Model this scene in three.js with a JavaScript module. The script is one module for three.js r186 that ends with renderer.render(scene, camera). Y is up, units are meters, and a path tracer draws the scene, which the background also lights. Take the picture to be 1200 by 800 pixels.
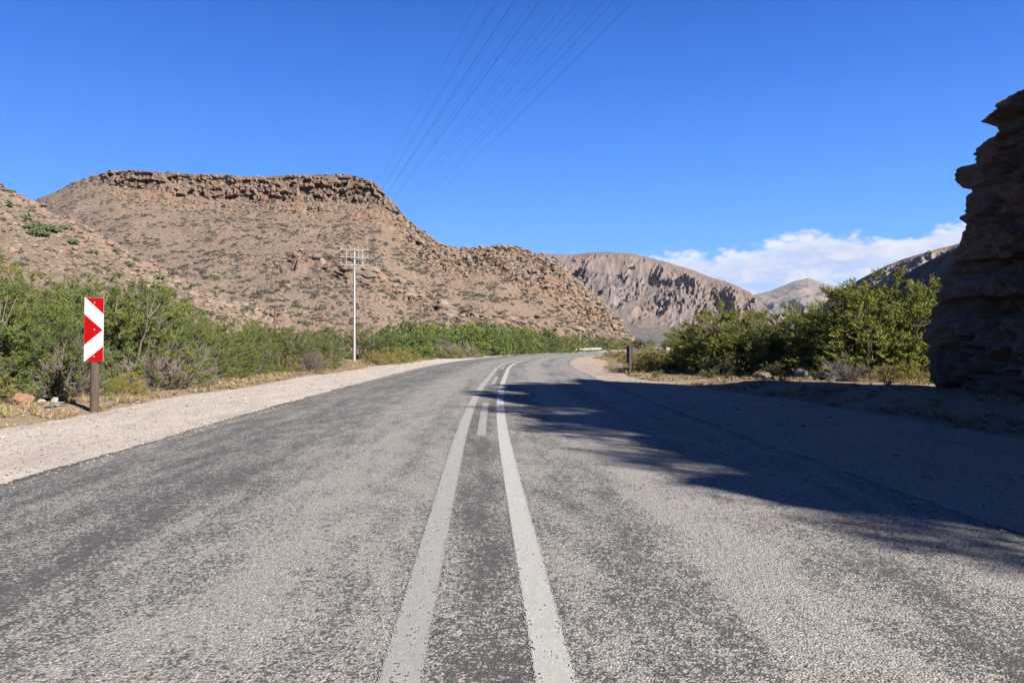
import * as THREE from 'three';
import { mergeGeometries } from 'three/addons/utils/BufferGeometryUtils.js';
import { createNoise2D, createNoise3D } from 'simplex-noise';

// ---------------------------------------------------------------- camera, sky, sun, exposure
const scene = new THREE.Scene();
const EYE = 1.3;
const camera = new THREE.PerspectiveCamera(50, 1024 / 682, 0.1, 30000);
camera.position.set(0, EYE, 0);
camera.lookAt(0, EYE + 0.0023 * 100, -100);
const renderer = new THREE.WebGLRenderer({ antialias: true });
renderer.toneMapping = THREE.LinearToneMapping;
renderer.toneMappingExposure = 4.2;
renderer.shadowMap.enabled = true;

const SUN_EL = 28 * Math.PI / 180, SUN_AZ = 45 * Math.PI / 180;      // azimuth: to the right of and behind the viewer
const toSun = new THREE.Vector3(Math.cos(SUN_EL) * Math.cos(SUN_AZ), Math.sin(SUN_EL), Math.cos(SUN_EL) * Math.sin(SUN_AZ));
const sun = new THREE.DirectionalLight(new THREE.Color(1.0, 0.92, 0.80), 5);
sun.name = 'sun'; sun.position.copy(toSun).multiplyScalar(200); sun.castShadow = true;
Object.assign(sun.shadow.camera, { left: -150, right: 150, top: 150, bottom: -150, near: 1, far: 600 });
sun.shadow.mapSize.set(4096, 4096);
scene.add(sun, sun.target);

function mulberry(a) { return () => { a = (a + 0x6d2b79f5) | 0; let t = Math.imul(a ^ (a >>> 15), 1 | a); t = (t + Math.imul(t ^ (t >>> 7), 61 | t)) ^ t; return ((t ^ (t >>> 14)) >>> 0) / 4294967296; }; }
const n2 = createNoise2D(mulberry(11)), n3 = createNoise3D(mulberry(12));
const clamp = (x, a, b) => Math.min(b, Math.max(a, x)), lerp = (a, b, t) => a + (b - a) * t;
const sstep = (a, b, x) => { const t = clamp((x - a) / (b - a), 0, 1); return t * t * (3 - 2 * t); };
function fbm2(x, y, o = 4) { let s = 0, a = 0.5; for (let i = 0; i < o; i++) { s += a * n2(x, y); x = x * 2.03 + 17.1; y = y * 2.03 - 9.7; a *= 0.5; } return s; }
function fbm3(x, y, z, o = 3) { let s = 0, a = 0.5; for (let i = 0; i < o; i++) { s += a * n3(x, y, z); x = x * 2.03 + 7.1; y = y * 2.03 - 3.7; z = z * 2.03 + 1.9; a *= 0.5; } return s; }
function curve(pts, x, k = 1) {                      // piecewise linear with smooth-ish interpolation
  if (x <= pts[0][0]) return pts[0][k];
  for (let i = 1; i < pts.length; i++) if (x <= pts[i][0]) { const t = (x - pts[i - 1][0]) / (pts[i][0] - pts[i - 1][0]); return lerp(pts[i - 1][k], pts[i][k], t); }
  return pts[pts.length - 1][k];
}
const F = 858, HZ = 402, CX = 600;                   // survey constants: bearing and height angle of points read off the view
const bear = (px) => (px - CX) / F, rise = (py) => (HZ - py) / F;

{ // sky: clear blue, a low bank of cumulus along the horizon in places
  const W = 4096, H = 2048, data = new Float32Array(W * H * 4);
  const stops = [[-90, .16, .14, .12], [-1, .17, .15, .13], [0, .27, .50, .86], [4, .19, .43, .87], [7, .135, .37, .86], [10, .10, .315, .83], [13, .073, .262, .78], [19, .038, .18, .66], [25, .020, .118, .50], [40, .014, .066, .27], [60, .014, .048, .175], [90, .014, .042, .145]];
  const bank = [[-180, 3.5], [-150, 5], [-120, 2.5], [-95, 4.5], [-60, 2], [-40, 1.2], [-20, 1.5], [-5, 2.5], [5, 5.2], [10, 7.0], [12, 7.25], [15, 7.1], [17.5, 7.35], [19.5, 8.0], [21, 8.3], [22.4, 8.55], [23.6, 8.2], [25.5, 8.05], [27.2, 7.55], [28.8, 7.6], [30, 8.1], [31.4, 8.35], [34, 8.6], [45, 7.5], [60, 4], [90, 3], [120, 5.5], [150, 3], [180, 3.5]];
  for (let row = 0; row < H; row++) {
    const el = ((row + 0.5) / H - 0.5) * 180;
    const c = [curve(stops, el, 1), curve(stops, el, 2), curve(stops, el, 3)];
    for (let col = 0; col < W; col++) {
      const o = (row * W + col) * 4;
      let r = c[0], g = c[1], b = c[2];
      if (el > -0.5 && el < 11) {
        const round = ((col + 0.5) / W - 0.5) * 360;
        let az = round + 90; if (az > 180) az -= 360;             // 0 straight ahead, positive to the right
        const ra = round * Math.PI / 180, X = Math.cos(ra) * 57.3, Z = Math.sin(ra) * 57.3;
        const puff = fbm3(X * .30, el * .8, Z * .30, 5), fine = fbm3(X * 1.1 + 30, el * 2.2, Z * 1.1, 4);
        const top = curve(bank, az) - 0.25 + puff * 0.7 + fine * 0.45;
        const low = fbm3(X * .2 + 60, el * .9, Z * .2, 4);
        let a = sstep(0, 0.7, top - el) * (0.82 + 0.18 * sstep(-.5, .3, puff + fine * .7));
        a *= 1 - 0.45 * sstep(.0, .42, low) * sstep(1.2, 3.0, top - el);
        a *= sstep(1.4, 3.6, el);
        const lit = clamp(0.42 + 0.55 * sstep(1.9, 0.05, top - el) + puff * 0.55 + fine * .35, 0, 1);
        r = lerp(r, lerp(.39, .62, lit), a); g = lerp(g, lerp(.45, .65, lit), a); b = lerp(b, lerp(.62, .735, lit), a);
      }
      data[o] = r * .31; data[o + 1] = g * .31; data[o + 2] = b * .31; data[o + 3] = 1;
    }
  }
  const t = new THREE.DataTexture(data, W, H, THREE.RGBAFormat, THREE.FloatType);
  t.mapping = THREE.EquirectangularReflectionMapping; t.magFilter = THREE.LinearFilter; t.needsUpdate = true;
  scene.background = t; scene.environment = t;
  scene.fog = new THREE.FogExp2(new THREE.Color(.60, .70, .9), 0.000022);
}

// ---------------------------------------------------------------- helpers
const taken = {};
function numbered(name) { const k = taken[name] = (taken[name] ?? -1) + 1; return k ? name + '_' + String(k).padStart(3, '0') : name; }
function shade(o) { o.traverse((m) => { if (m.isMesh) { m.castShadow = true; m.receiveShadow = true; } }); return o; }
function add(o, name, label, category, group, kind) {
  o.name = numbered(name); o.userData.label = label; o.userData.category = category;
  if (group) o.userData.group = group;
  if (kind) o.userData.kind = kind;
  shade(o); scene.add(o); return o;
}
function part(name, geometry, material, parent) { const m = new THREE.Mesh(geometry, material); m.name = name; parent.add(m); return m; }
function std(r, g, b, rough = 0.95, extra = {}) { return new THREE.MeshStandardMaterial({ color: new THREE.Color().setRGB(r, g, b), roughness: rough, ...extra }); }
function gridMesh(nu, nv, f, withUv = false) {        // f(i, j) -> {p:[x,y,z], c:[r,g,b], uv:[u,v]}
  const n = (nu + 1) * (nv + 1), pos = new Float32Array(n * 3), col = new Float32Array(n * 3), uv = withUv ? new Float32Array(n * 2) : null, idx = new Uint32Array(nu * nv * 6);
  let k = 0;
  for (let j = 0; j <= nv; j++) for (let i = 0; i <= nu; i++, k++) {
    const v = f(i, j); pos.set(v.p, k * 3); col.set(v.c || [1, 1, 1], k * 3); if (uv) uv.set(v.uv, k * 2);
  }
  k = 0;
  for (let j = 0; j < nv; j++) for (let i = 0; i < nu; i++) {
    const a = j * (nu + 1) + i, b = a + 1, c = a + nu + 1, d = c + 1;
    idx[k++] = a; idx[k++] = b; idx[k++] = c; idx[k++] = b; idx[k++] = d; idx[k++] = c;
  }
  const g = new THREE.BufferGeometry();
  g.setAttribute('position', new THREE.BufferAttribute(pos, 3)); g.setAttribute('color', new THREE.BufferAttribute(col, 3));
  if (uv) g.setAttribute('uv', new THREE.BufferAttribute(uv, 2));
  g.setIndex(new THREE.BufferAttribute(idx, 1)); g.computeVertexNormals();
  return g;
}
function dataTex(W, H, f, srgb = true, alpha = null) {              // f(i, j, out) writes 0..1 linear; stored as sRGB bytes for colours
  const data = new Uint8Array(W * H * 4), out = [0, 0, 0], enc = (x) => { x = clamp(x, 0, 1); return 255 * (srgb ? (x <= .0031308 ? 12.92 * x : 1.055 * Math.pow(x, 1 / 2.4) - .055) : x); };
  const lut = new Uint8Array(4096); for (let i = 0; i < 4096; i++) lut[i] = Math.round(enc(i / 4095));
  for (let j = 0, o = 0; j < H; j++) for (let i = 0; i < W; i++, o += 4) {
    f(i, j, out);
    data[o] = lut[clamp(out[0] * 4095 | 0, 0, 4095)]; data[o + 1] = lut[clamp(out[1] * 4095 | 0, 0, 4095)]; data[o + 2] = lut[clamp(out[2] * 4095 | 0, 0, 4095)]; data[o + 3] = 255;
  }
  if (alpha) for (let j = 0, o = 3; j < H; j++) for (let i = 0; i < W; i++, o += 4) data[o] = alpha(i, j) ? 255 : 0;
  const t = new THREE.DataTexture(data, W, H); if (srgb) t.colorSpace = THREE.SRGBColorSpace;
  t.magFilter = THREE.LinearFilter; t.minFilter = THREE.LinearMipmapLinearFilter; t.generateMipmaps = true; t.wrapS = t.wrapT = THREE.RepeatWrapping; t.needsUpdate = true; return t;
}
const hash = (i, j) => { let h = Math.imul(i, 374761393) + Math.imul(j, 668265263) | 0; h = Math.imul(h ^ (h >>> 13), 1274126177); return ((h ^ (h >>> 16)) >>> 0) / 4294967296; };
// cellular noise: nearest jittered cell; returns [distance to nearest, second nearest, id]
const wcell = [0, 0, 0];
function worley(x, y, wrap = 0) {
  const ix = Math.floor(x), iy = Math.floor(y); let f1 = 9, f2 = 9, id = 0;
  for (let b = -1; b <= 1; b++) for (let a = -1; a <= 1; a++) {
    const cx = ix + a, cy = iy + b, hx = wrap ? ((cx % wrap) + wrap) % wrap : cx, hy = wrap ? ((cy % wrap) + wrap) % wrap : cy;
    const dx = cx + hash(hx, hy) - x, dy = cy + hash(hx + 7919, hy - 104729) - y, d = dx * dx + dy * dy;
    if (d < f1) { f2 = f1; f1 = d; id = hash(hx + 31, hy + 57); } else if (d < f2) f2 = d;
  }
  wcell[0] = Math.sqrt(f1); wcell[1] = Math.sqrt(f2); wcell[2] = id; return wcell;
}

// ---------------------------------------------------------------- the road's line: x (right) and depth (ahead) of its centre
const roadPts = [[4.2, -90], [2.6, -60], [1.1, -30], [.3, -10], [-.03, 0], [-.455, 11.4], [-.58, 19.2], [-.53, 30], [-.38, 39.8], [.3, 50.7], [3, 69.7], [8.9, 88], [15.5, 102], [24, 125], [36, 160], [50, 205], [66, 260]];
const roadCurve = new THREE.CatmullRomCurve3(roadPts.map(([x, d]) => new THREE.Vector3(x, 0, -d)), false, 'centripetal');
roadCurve.arcLengthDivisions = 2000;
const roadLen = roadCurve.getLength(), NS = 1600, road = [];
for (let i = 0; i <= NS; i++) { const u = i / NS, p = roadCurve.getPointAt(u), t = roadCurve.getTangentAt(u); road.push({ s: u * roadLen, x: p.x, z: p.z, tx: t.x, tz: t.z }); }
let S0 = 0; for (const r of road) if (r.z < 0) { S0 = r.s; break; }     // arc length where the viewer stands
for (const r of road) r.s -= S0;
function roadAt(s, t) { const k = clamp((s + S0) / roadLen * NS, 0, NS - 1e-6), i = Math.floor(k), f = k - i, a = road[i], b = road[i + 1]; const tx = lerp(a.tx, b.tx, f), tz = lerp(a.tz, b.tz, f); return [lerp(a.x, b.x, f) - tz * t, lerp(a.z, b.z, f) + tx * t]; }
function roadOffset(x, z) { let best = 1e9, bt = 0, bs = 0; for (let i = 0; i <= NS; i += 4) { const r = road[i], dx = x - r.x, dz = z - r.z, q = dx * dx + dz * dz; if (q < best) { best = q; bt = -dx * r.tz + dz * r.tx; bs = r.s; } } return [bt, bs, Math.sqrt(best)]; }
const EDGE_L = -4.45, EDGE_R = 3.75;
const shoulderL = (s) => -7.7 + 0.35 * n2(s * .13, 3) + .12 * n2(s * .9, 8);
const shoulderR = (s) => curve([[-20, 7.5], [4, 7.8], [13, 7.7], [20, 6.6], [27, 5.4], [36, 5.2], [46, 6.3], [56, 6.6], [66, 5.2], [80, 5], [200, 5]], s) + 0.22 * n2(s * .2, 40) + .1 * n2(s * 1.1, 48);

// ground height away from the road
function groundY(x, d) {
  const r = Math.hypot(x, d);
  const [t, s, far] = r < 320 ? roadOffset(x, -d) : [999, 0, 999];
  let y = -0.05;
  if (t > 0) { const e = Math.abs(t) - shoulderR(s); y += (e > -.6 ? 1 : 0) * (.10 * sstep(-.6, .5, e) + (s > 8 && s < 26 ? .2 * sstep(8, 12, s) * sstep(26, 20, s) * sstep(.2, 1.2, e) : 0) - .5 * sstep(2.2, 8, e) * sstep(17, 26, s)); }
  else { const e = -t + shoulderL(s) ; y += .10 * sstep(-.6, .5, e) + .25 * sstep(1.5, 9, e); }
  y += .05 * fbm2(x * .5, d * .5, 3) * sstep(5, 9, far) + .5 * fbm2(x * .02, d * .02, 3) * sstep(20, 60, far);
  return y;
}

// ---------------------------------------------------------------- ground sheet
const dirtTex = dataTex(1024, 1024, (i, j, o) => {
  const w = worley(i / 1024 * 56, j / 1024 * 56, 56), k = w[2], e = w[1] - w[0];
  const g = hash(i, j), stone = k > .8 ? sstep(.05, .16, e) : 0;
  const v = .66 + .2 * (g - .5) + .16 * (hash(i >> 2, j >> 2) - .5) + .1 * (hash(i >> 4, j >> 4) - .5);
  o[0] = lerp(v, .7 + .3 * hash(k * 1e5 | 0, 3), stone); o[1] = lerp(v, .66 + .3 * hash(k * 1e5 | 0, 3), stone); o[2] = lerp(v, .6 + .3 * hash(k * 1e5 | 0, 3), stone);
});
{
  const NA = 420, NR = 190, R = []; for (let j = 0; j <= NR; j++) R.push(.4 * Math.pow(20000, j / NR));
  const g = gridMesh(NA, NR, (i, j) => {
    const a = i / NA * Math.PI * 2, r = R[j], x = Math.sin(a) * r, d = Math.cos(a) * r;
    const y = groundY(x, d), m = fbm2(x * .15, d * .15, 4), f = sstep(60, 500, r);
    const c = [lerp(.36, .15, f) * (1 + .35 * m), lerp(.27, .125, f) * (1 + .3 * m), lerp(.18, .10, f) * (1 + .22 * m)];
    return { p: [x, y, -d], c, uv: [x / 3.5, d / 3.5] };
  }, true);
  const idx = g.index.array; for (let k = 0; k < idx.length; k += 3) { const t = idx[k]; idx[k] = idx[k + 1]; idx[k + 1] = t; } g.computeVertexNormals();
  const m = std(.48, .46, .44, 1, { vertexColors: true, map: dirtTex, bumpMap: dirtTex, bumpScale: .02 });
  add(new THREE.Mesh(g, m), 'ground', 'dry sandy ground of the valley floor with pebbles', 'ground', null, 'structure');
}

// ---------------------------------------------------------------- gravel shoulders
const gravelTex = dataTex(1024, 1024, (i, j, o) => {
  const w = worley(i / 1024 * 150, j / 1024 * 150, 150), k = w[2], e = w[1] - w[0], q = (k * 9973) % 1;
  const joint = sstep(.02, .14, e), g = hash(i, j) - .5, v = (.62 + .38 * k) * lerp(.55, 1, joint) + .1 * g;
  const tint = q > .86 ? [1, .86, .76] : q > .72 ? [.72, .74, .76] : [1, .965, .92];
  o[0] = v * tint[0]; o[1] = v * tint[1]; o[2] = v * tint[2];
});
const gravelBump = dataTex(1024, 1024, (i, j, o) => { const w = worley(i / 1024 * 150, j / 1024 * 150, 150); o[0] = o[1] = o[2] = clamp(.2 + .9 * (w[1] - w[0]) + .3 * w[2], 0, 1); }, false);
const gravelMat = std(.67, .67, .69, 1, { vertexColors: true, map: gravelTex, bumpMap: gravelBump, bumpScale: .012 });
function shoulder(inner, outerF, label, soil) {
  const ss = []; for (let s = -30; s < 200; s += s < 0 ? .6 : s < 30 ? .12 : s < 70 ? .3 : 1) ss.push(s);
  const NT = 40;
  const g = gridMesh(NT, ss.length - 1, (i, j) => {
    const s = ss[j], outer = outerF(s), k = i / NT, t = lerp(inner, outer, k), [x, z] = roadAt(s, t);
    const rag = k > .93 ? .14 * n2(s * 3.1, t * 2) : 0, [x2, z2] = roadAt(s, t + rag);
    const m = fbm2(s * .35, t * .9, 4), y = (k < .9 ? .002 : lerp(.002, -.07, (k - .9) / .1)) + .012 * fbm2(s * 1.3, t * 1.3, 3) * sstep(0, .15, k);
    const dust = sstep(.78, 1, k + .14 * n2(s * .8, t)), tyre = .12 * sstep(.5, .9, n2(s * .05, t * 1.7 + 5));
    const b = 1 + .2 * m - tyre;
    return { p: [i === NT ? x2 : x, y, i === NT ? z2 : z], c: [lerp(soil[0], soil[0] * .92, dust) * b, lerp(soil[1], soil[1] * .83, dust) * b, lerp(soil[2], soil[2] * .72, dust) * b], uv: [s / 2.6, t / 2.6] };
  }, true);
  if (inner > 0) { const idx = g.index.array; } else { const idx = g.index.array; for (let k = 0; k < idx.length; k += 3) { const t = idx[k]; idx[k] = idx[k + 1]; idx[k + 1] = t; } g.computeVertexNormals(); }
  return add(new THREE.Mesh(g, gravelMat), 'gravel_shoulder', label, 'road shoulder', null, 'structure');
}
shoulder(EDGE_L + .25, shoulderL, 'wide pale gravel shoulder below the red and white hazard sign', [.55, .515, .475]);
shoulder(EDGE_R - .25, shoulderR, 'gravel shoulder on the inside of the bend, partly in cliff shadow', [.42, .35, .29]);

// ---------------------------------------------------------------- road surface
function wear(s, t) {                                 // 0: pale stone chips, 1: dark bitumen showing
  const a = fbm2(s * .28 + 5, t * .95, 4), b = fbm2(s * .9, t * 2.6 + 20, 4), streak = fbm2(s * .05 + 9, t * 2.2, 3);
  const band = (c, w) => Math.exp(-Math.pow((t - c - .12 * n2(s * .12, c)) / w, 2));
  let w = -.04 + .24 * a + .40 * b + .24 * streak;
  w += .24 * band(-2.65, .7) * (1 + .5 * n2(s * .11, 90)) + .16 * band(-3.9, .5);
  w += .34 * band(.78, .33) * (.75 + .5 * n2(s * .15, 70)) + .38 * band(2.25, .38) * (.6 + .7 * n2(s * .16 + 3, 50)) + .45 * band(0.06, .15) + .2 * band(-.12, .1);
  w += .65 * band(3.72, .2) + .55 * band(-4.42, .13);
  w -= .28 * band(-1.35, .6) + .28 * band(1.5, .38);
  w += .16 * sstep(.2, -1, t) * sstep(-4, 8, s);
  return w;
}
function roadTex(W, H, s0, s1) {
  const t0 = -4.75, t1 = 4.05, res = Math.max((s1 - s0) / H, (t1 - t0) / W);
  const CW = 256, CH = 512, cw = new Float32Array((CW + 1) * (CH + 1));
  for (let j = 0; j <= CH; j++) for (let i = 0; i <= CW; i++) cw[j * (CW + 1) + i] = wear(lerp(s0, s1, j / CH), lerp(t0, t1, i / CW));
  const chip = Math.max(.011, res * 1.6);
  const t = dataTex(W, H, (i, j, o) => {
    const s = lerp(s0, s1, (j + .5) / H), t = lerp(t0, t1, (i + .5) / W);
    const fx = (i + .5) / W * CW, fy = (j + .5) / H * CH, ix = Math.min(fx | 0, CW - 1), iy = Math.min(fy | 0, CH - 1), ax = fx - ix, ay = fy - iy, q = iy * (CW + 1) + ix;
    const w = lerp(lerp(cw[q], cw[q + 1], ax), lerp(cw[q + CW + 1], cw[q + CW + 2], ax), ay);
    const c = worley(s / chip, t / chip), id = c[2], e = c[1] - c[0];
    const med = n2(s * 9, t * 9) * .5 + n2(s * 24, t * 24) * .5;
    const cover = id + .42 * med - w * 1.15;            // which chips stand out of the bitumen
    const on = sstep(.18, .42, cover) * sstep(.03, .2, e), q2 = (id * 8191) % 1, g = hash(i, j) - .5;
    const lum = (.12 + .125 * q2) * (1 + .3 * g), hue = q2 > .7 ? [1.07, .975, .88] : q2 < .2 ? [.96, .96, .95] : [1.04, .98, .925];
    const bit = .025 + .018 * hash(i + 5, j) + .01 * med;
    o[0] = lerp(bit, lum * hue[0], on); o[1] = lerp(bit, lum * hue[1], on); o[2] = lerp(bit * .99, lum * hue[2], on);
  });
  t.wrapS = t.wrapT = THREE.ClampToEdgeWrapping; return t;
}
const chipBump = dataTex(1024, 1024, (i, j, o) => { const w = worley(i / 1024 * 190, j / 1024 * 190, 190); o[0] = o[1] = o[2] = clamp(.15 + .8 * (w[1] - w[0]) + .45 * w[2], 0, 1); }, false);
{
  const secs = [[-30, 1.6, 1024, 1024], [1.6, 9.6, 2048, 2048], [9.6, 26, 2048, 2048], [26, 70, 1024, 2048], [70, 215, 512, 1024]];
  const NT = 36, mats = [], geos = [];
  for (const [s0, s1, W, H] of secs) {
    const step = s0 < 1 ? .5 : s0 < 9 ? .12 : s0 < 20 ? .25 : .6, n = Math.round((s1 - s0) / step);
    const g = gridMesh(NT, n, (i, j) => {
      const s = lerp(s0, s1, j / n); let t = lerp(EDGE_L, EDGE_R, i / NT);
      const sag = i === 0 || i === NT ? 1 : 0;
      if (i === 0) t -= .09 * n2(s * .8, 1) + .05 * n2(s * 2.9, 2) + .03 * n2(s * 8, 22) + .05; if (i === NT) t += .09 * n2(s * .8, 5) + .05 * n2(s * 2.9, 6) + .03 * n2(s * 8, 26) + .05;
      const [x, z] = roadAt(s, t), y = sag ? -.012 : .024 + .02 * (1 - Math.pow(t / 4.3, 2)) - (i === 1 || i === NT - 1 ? .004 : 0);
      return { p: [x, y, z], uv: [(t + 4.75) / 8.8, (s - s0) / (s1 - s0)] };
    }, true);
    g.deleteAttribute('color');
    geos.push(g);
    const map = roadTex(W, H, s0, s1), bump = chipBump.clone(); bump.repeat.set(8.8 / 2.6, (s1 - s0) / 2.6); bump.needsUpdate = true;
    mats.push(std(1, 1, 1, .88, { map, bumpMap: bump, bumpScale: .006 }));
  }
  const all = mergeGeometries(geos, true); all.computeVertexNormals();
  add(new THREE.Mesh(all, mats), 'road', 'worn two lane chip seal road bending to the right', 'road', null, 'structure');
}
// painted lines
const paintTex = (lo, hi, cov, seed) => dataTex(256, 2048, (i, j, o) => {
  const w = worley(i / 256 * 15 + seed, j / 2048 * 320), id = w[2], e = w[1] - w[0], m = n2(i * .012 + seed, j * .006) * .5 + n2(i * .05, j * .025 + seed) * .35;
  const g = hash(i, j + seed) - .5, v = lerp(lo, hi, sstep(.0, .2, e) * (.5 + .5 * id)) * (1 + .16 * g + .12 * m);
  o[0] = v; o[1] = v * .99; o[2] = v * .96;
}, true, (i, j) => {                                   // paint left on the chips: worn through in specks, ragged at the edges
  const w = worley(i / 256 * 15 + seed, j / 2048 * 320), m = n2(i * .012 + seed, j * .006) * .5 + n2(i * .05, j * .025 + seed) * .35, edge = Math.min(i, 255 - i) / 256 + .05 * n2(i * .1, j * .06 + seed) + .03 * (w[2] - .5);
  return edge > .075 && w[2] + .3 * m < cov + sstep(0, .2, edge - .08) * .1;
});
function marking(t, width, s0, s1, tex, label, group) {
  const n = Math.ceil((s1 - s0) / .3), g = gridMesh(4, n, (i, j) => {
    const s = lerp(s0, s1, j / n), tt = t + (i - 2) / 2 * width * .58, [x, z] = roadAt(s, tt);
    return { p: [x, .0275 + .02 * (1 - Math.pow(tt / 4.3, 2)), z], uv: [i / 4, s / 4.2] };
  }, true); g.deleteAttribute('color');
  return add(new THREE.Mesh(g, std(1, 1, 1, .85, { map: tex, alphaTest: .5, bumpMap: chipBump, bumpScale: .001 })), 'road_marking', label, 'road marking', group, 'structure');
}
const paintA = paintTex(.14, .205, .9, 3), paintB = paintTex(.185, .265, .95, 9), paintC = paintTex(.14, .2, .8, 17);
marking(-.285, .165, -20, 190, paintA, 'greyer worn solid barrier line of the double centre line');
marking(.295, .155, -20, 190, paintB, 'brighter white solid barrier line of the double centre line');
for (const [a, b] of [[9.9, 15.4], [22.2, 27.6], [34.6, 40], [47, 52.4]]) marking(-.005, .13, a, b, paintC, 'faded old centre dash between the two solid barrier lines', 'faded centre dashes');

// ---------------------------------------------------------------- rocks (shared shapes)
function rockGeo(seed, detail = 1, sx = 1, sy = .75, sz = .9, rough = .35) {
  const r = mulberry(seed), g = new THREE.IcosahedronGeometry(1, detail), p = g.attributes.position, v = new THREE.Vector3(), ox = r() * 50;
  const planes = []; for (let k = 0; k < 9; k++) { const q = new THREE.Vector3(r() - .5, r() - .5, r() - .5).normalize(); planes.push([q, .62 + .3 * r()]); }
  for (let i = 0; i < p.count; i++) {
    v.fromBufferAttribute(p, i); let s = 1;
    for (const [q, h] of planes) { const d = v.dot(q); if (d * s > h) s = h / d; }
    s *= 1 + rough * .3 * n3(v.x * 2 + ox, v.y * 2, v.z * 2);
    p.setXYZ(i, v.x * s * sx, v.y * s * sy, v.z * s * sz);
  }
  g.computeVertexNormals(); g.deleteAttribute('uv'); return g;
}
const rockLow = [1, 2, 3, 4, 5].map((s) => rockGeo(s * 13, 1, 1, .7, .85)), rockHi = [1, 2, 3].map((s) => rockGeo(s * 29, 3, 1, .75, .9, .5));
const slabLow = [1, 2, 3].map((s) => rockGeo(s * 17, 1, 1.3, .34, .9));
function instanced(geo, mat, list) {                  // list of {p, s, ry, rx, c}
  const m = new THREE.InstancedMesh(geo, mat, list.length), o = new THREE.Object3D(), c = new THREE.Color();
  list.forEach((e, i) => { o.position.set(...e.p); o.rotation.set(e.rx || 0, e.ry || 0, e.rz || 0); if (Array.isArray(e.s)) o.scale.set(...e.s); else o.scale.setScalar(e.s); o.updateMatrix(); m.setMatrixAt(i, o.matrix); if (e.c) m.setColorAt(i, c.setRGB(...e.c)); });
  return m;
}

// ---------------------------------------------------------------- hills
// crest: [px, py, depth] bearing / height angle / distance of the skyline; foot: [px, depth] where the slope meets the valley floor
function hill(o) {
  const { crest, foot, nu, nv, back = .35, profile, relief, color } = o, a0 = crest[0][0], a1 = crest[crest.length - 1][0], vMax = 1 + back, H = [];
  const at = (px, v) => {
    const dc = curve(crest, px, 2), df = curve(foot, px), yc = EYE + rise(curve(crest, px, 1)) * dc, d = lerp(df, dc, v), x = bear(px) * d;
    let y = v <= 1 ? yc * profile(v, px) - .6 * (1 - sstep(0, .04, v)) : yc * (1 - (o.drop ?? .55) * Math.pow((v - 1) / back, 1.4));
    return { px, v, d, x, y, yc, dc, df };
  };
  const g = gridMesh(nu, nv, (i, j) => {
    const px = lerp(a0, a1, i / nu), v = vMax * (o.spread ? o.spread(j / nv) : j / nv), q = at(px, v), r = relief(q);
    return { p: [q.x + (r[1] || 0), q.y + r[0], -q.d + (r[2] || 0)], c: color(q, r) };
  });
  const idx = g.index.array; void idx;
  const m = new THREE.Mesh(g, o.material || std(.34, .318, .305, 1, { vertexColors: true }));
  m.userData.sample = undefined; delete m.userData.sample;
  add(m, o.name, o.label, 'hill', null, 'structure');
  return { mesh: m, at, relief, height: (px, v) => { const q = at(px, v), r = relief(q); return [q.x + (r[1] || 0), q.y + r[0], -q.d + (r[2] || 0)]; } };
}
const ridged = (x, y, o = 3) => { let s = 0, a = .5; for (let i = 0; i < o; i++) { s += a * (1 - Math.abs(n2(x, y))); x = x * 2.1 + 5; y = y * 2.1 + 3; a *= .5; } return s; };

// the flat topped hill
const mesaCrest = [[-60, 262, 300], [20, 243, 285], [40, 236, 280], [60, 227, 272], [85, 214, 262], [110, 206, 255], [130, 201, 250], [155, 199.5, 246], [200, 203, 240], [250, 205, 236], [300, 207, 232], [350, 205, 228], [410, 205, 224], [425, 209, 222], [440, 215, 221], [448, 222, 220], [456, 234, 219], [466, 243, 218], [475, 256, 216], [490, 268, 214], [505, 278, 212], [520, 288, 210], [537, 291, 208], [560, 290, 207], [585, 289, 206], [605, 290, 205], [622, 295, 203], [640, 301, 201], [660, 316, 198], [680, 332, 195], [700, 350, 191], [715, 368, 187], [728, 382, 184], [738, 394, 181], [750, 406, 178]];
const mesaFoot = [[-60, 105], [200, 84], [330, 84], [430, 92], [520, 104], [600, 126], [660, 146], [700, 158], [750, 172]];
function mesaBands(q) {                                // rocky outcrops: strength of each
  const { px, v } = q, nn = n2(px * .012, v * 3) * .04;
  const capW = curve([[60, .02], [110, .10], [150, .15], [300, .17], [430, .20], [520, .18]], px), cap = sstep(1 - capW - .06, 1 - capW + .03, v + nn) * sstep(60, 140, px);
  const ridge = sstep(430, 500, px) * sstep(.52 + .12 * n2(px * .02, 7), .78, v + .25 * sstep(560, 700, px));
  const lowV = curve([[200, .12], [300, .36], [420, .33], [480, .32], [540, .22], [580, .16], [640, .2], [740, .3]], px);
  const low = Math.exp(-Math.pow((v - lowV + nn * 1.5) / .055, 2)) * sstep(260, 330, px) * (.55 + .6 * sstep(-.2, .4, n2(px * .02, 3)));
  const mid = Math.exp(-Math.pow((v - .62 - .03 * n2(px * .02, 5)) / .03, 2)) * sstep(.1, .5, n2(px * .011 + 4, 9));
  return { cap, ridge, low: clamp(low, 0, 1), mid, lowV, lowK: sstep(270, 330, px) * (.35 + .8 * sstep(-.3, .4, n2(px * .02, 3))) };
}
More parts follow.
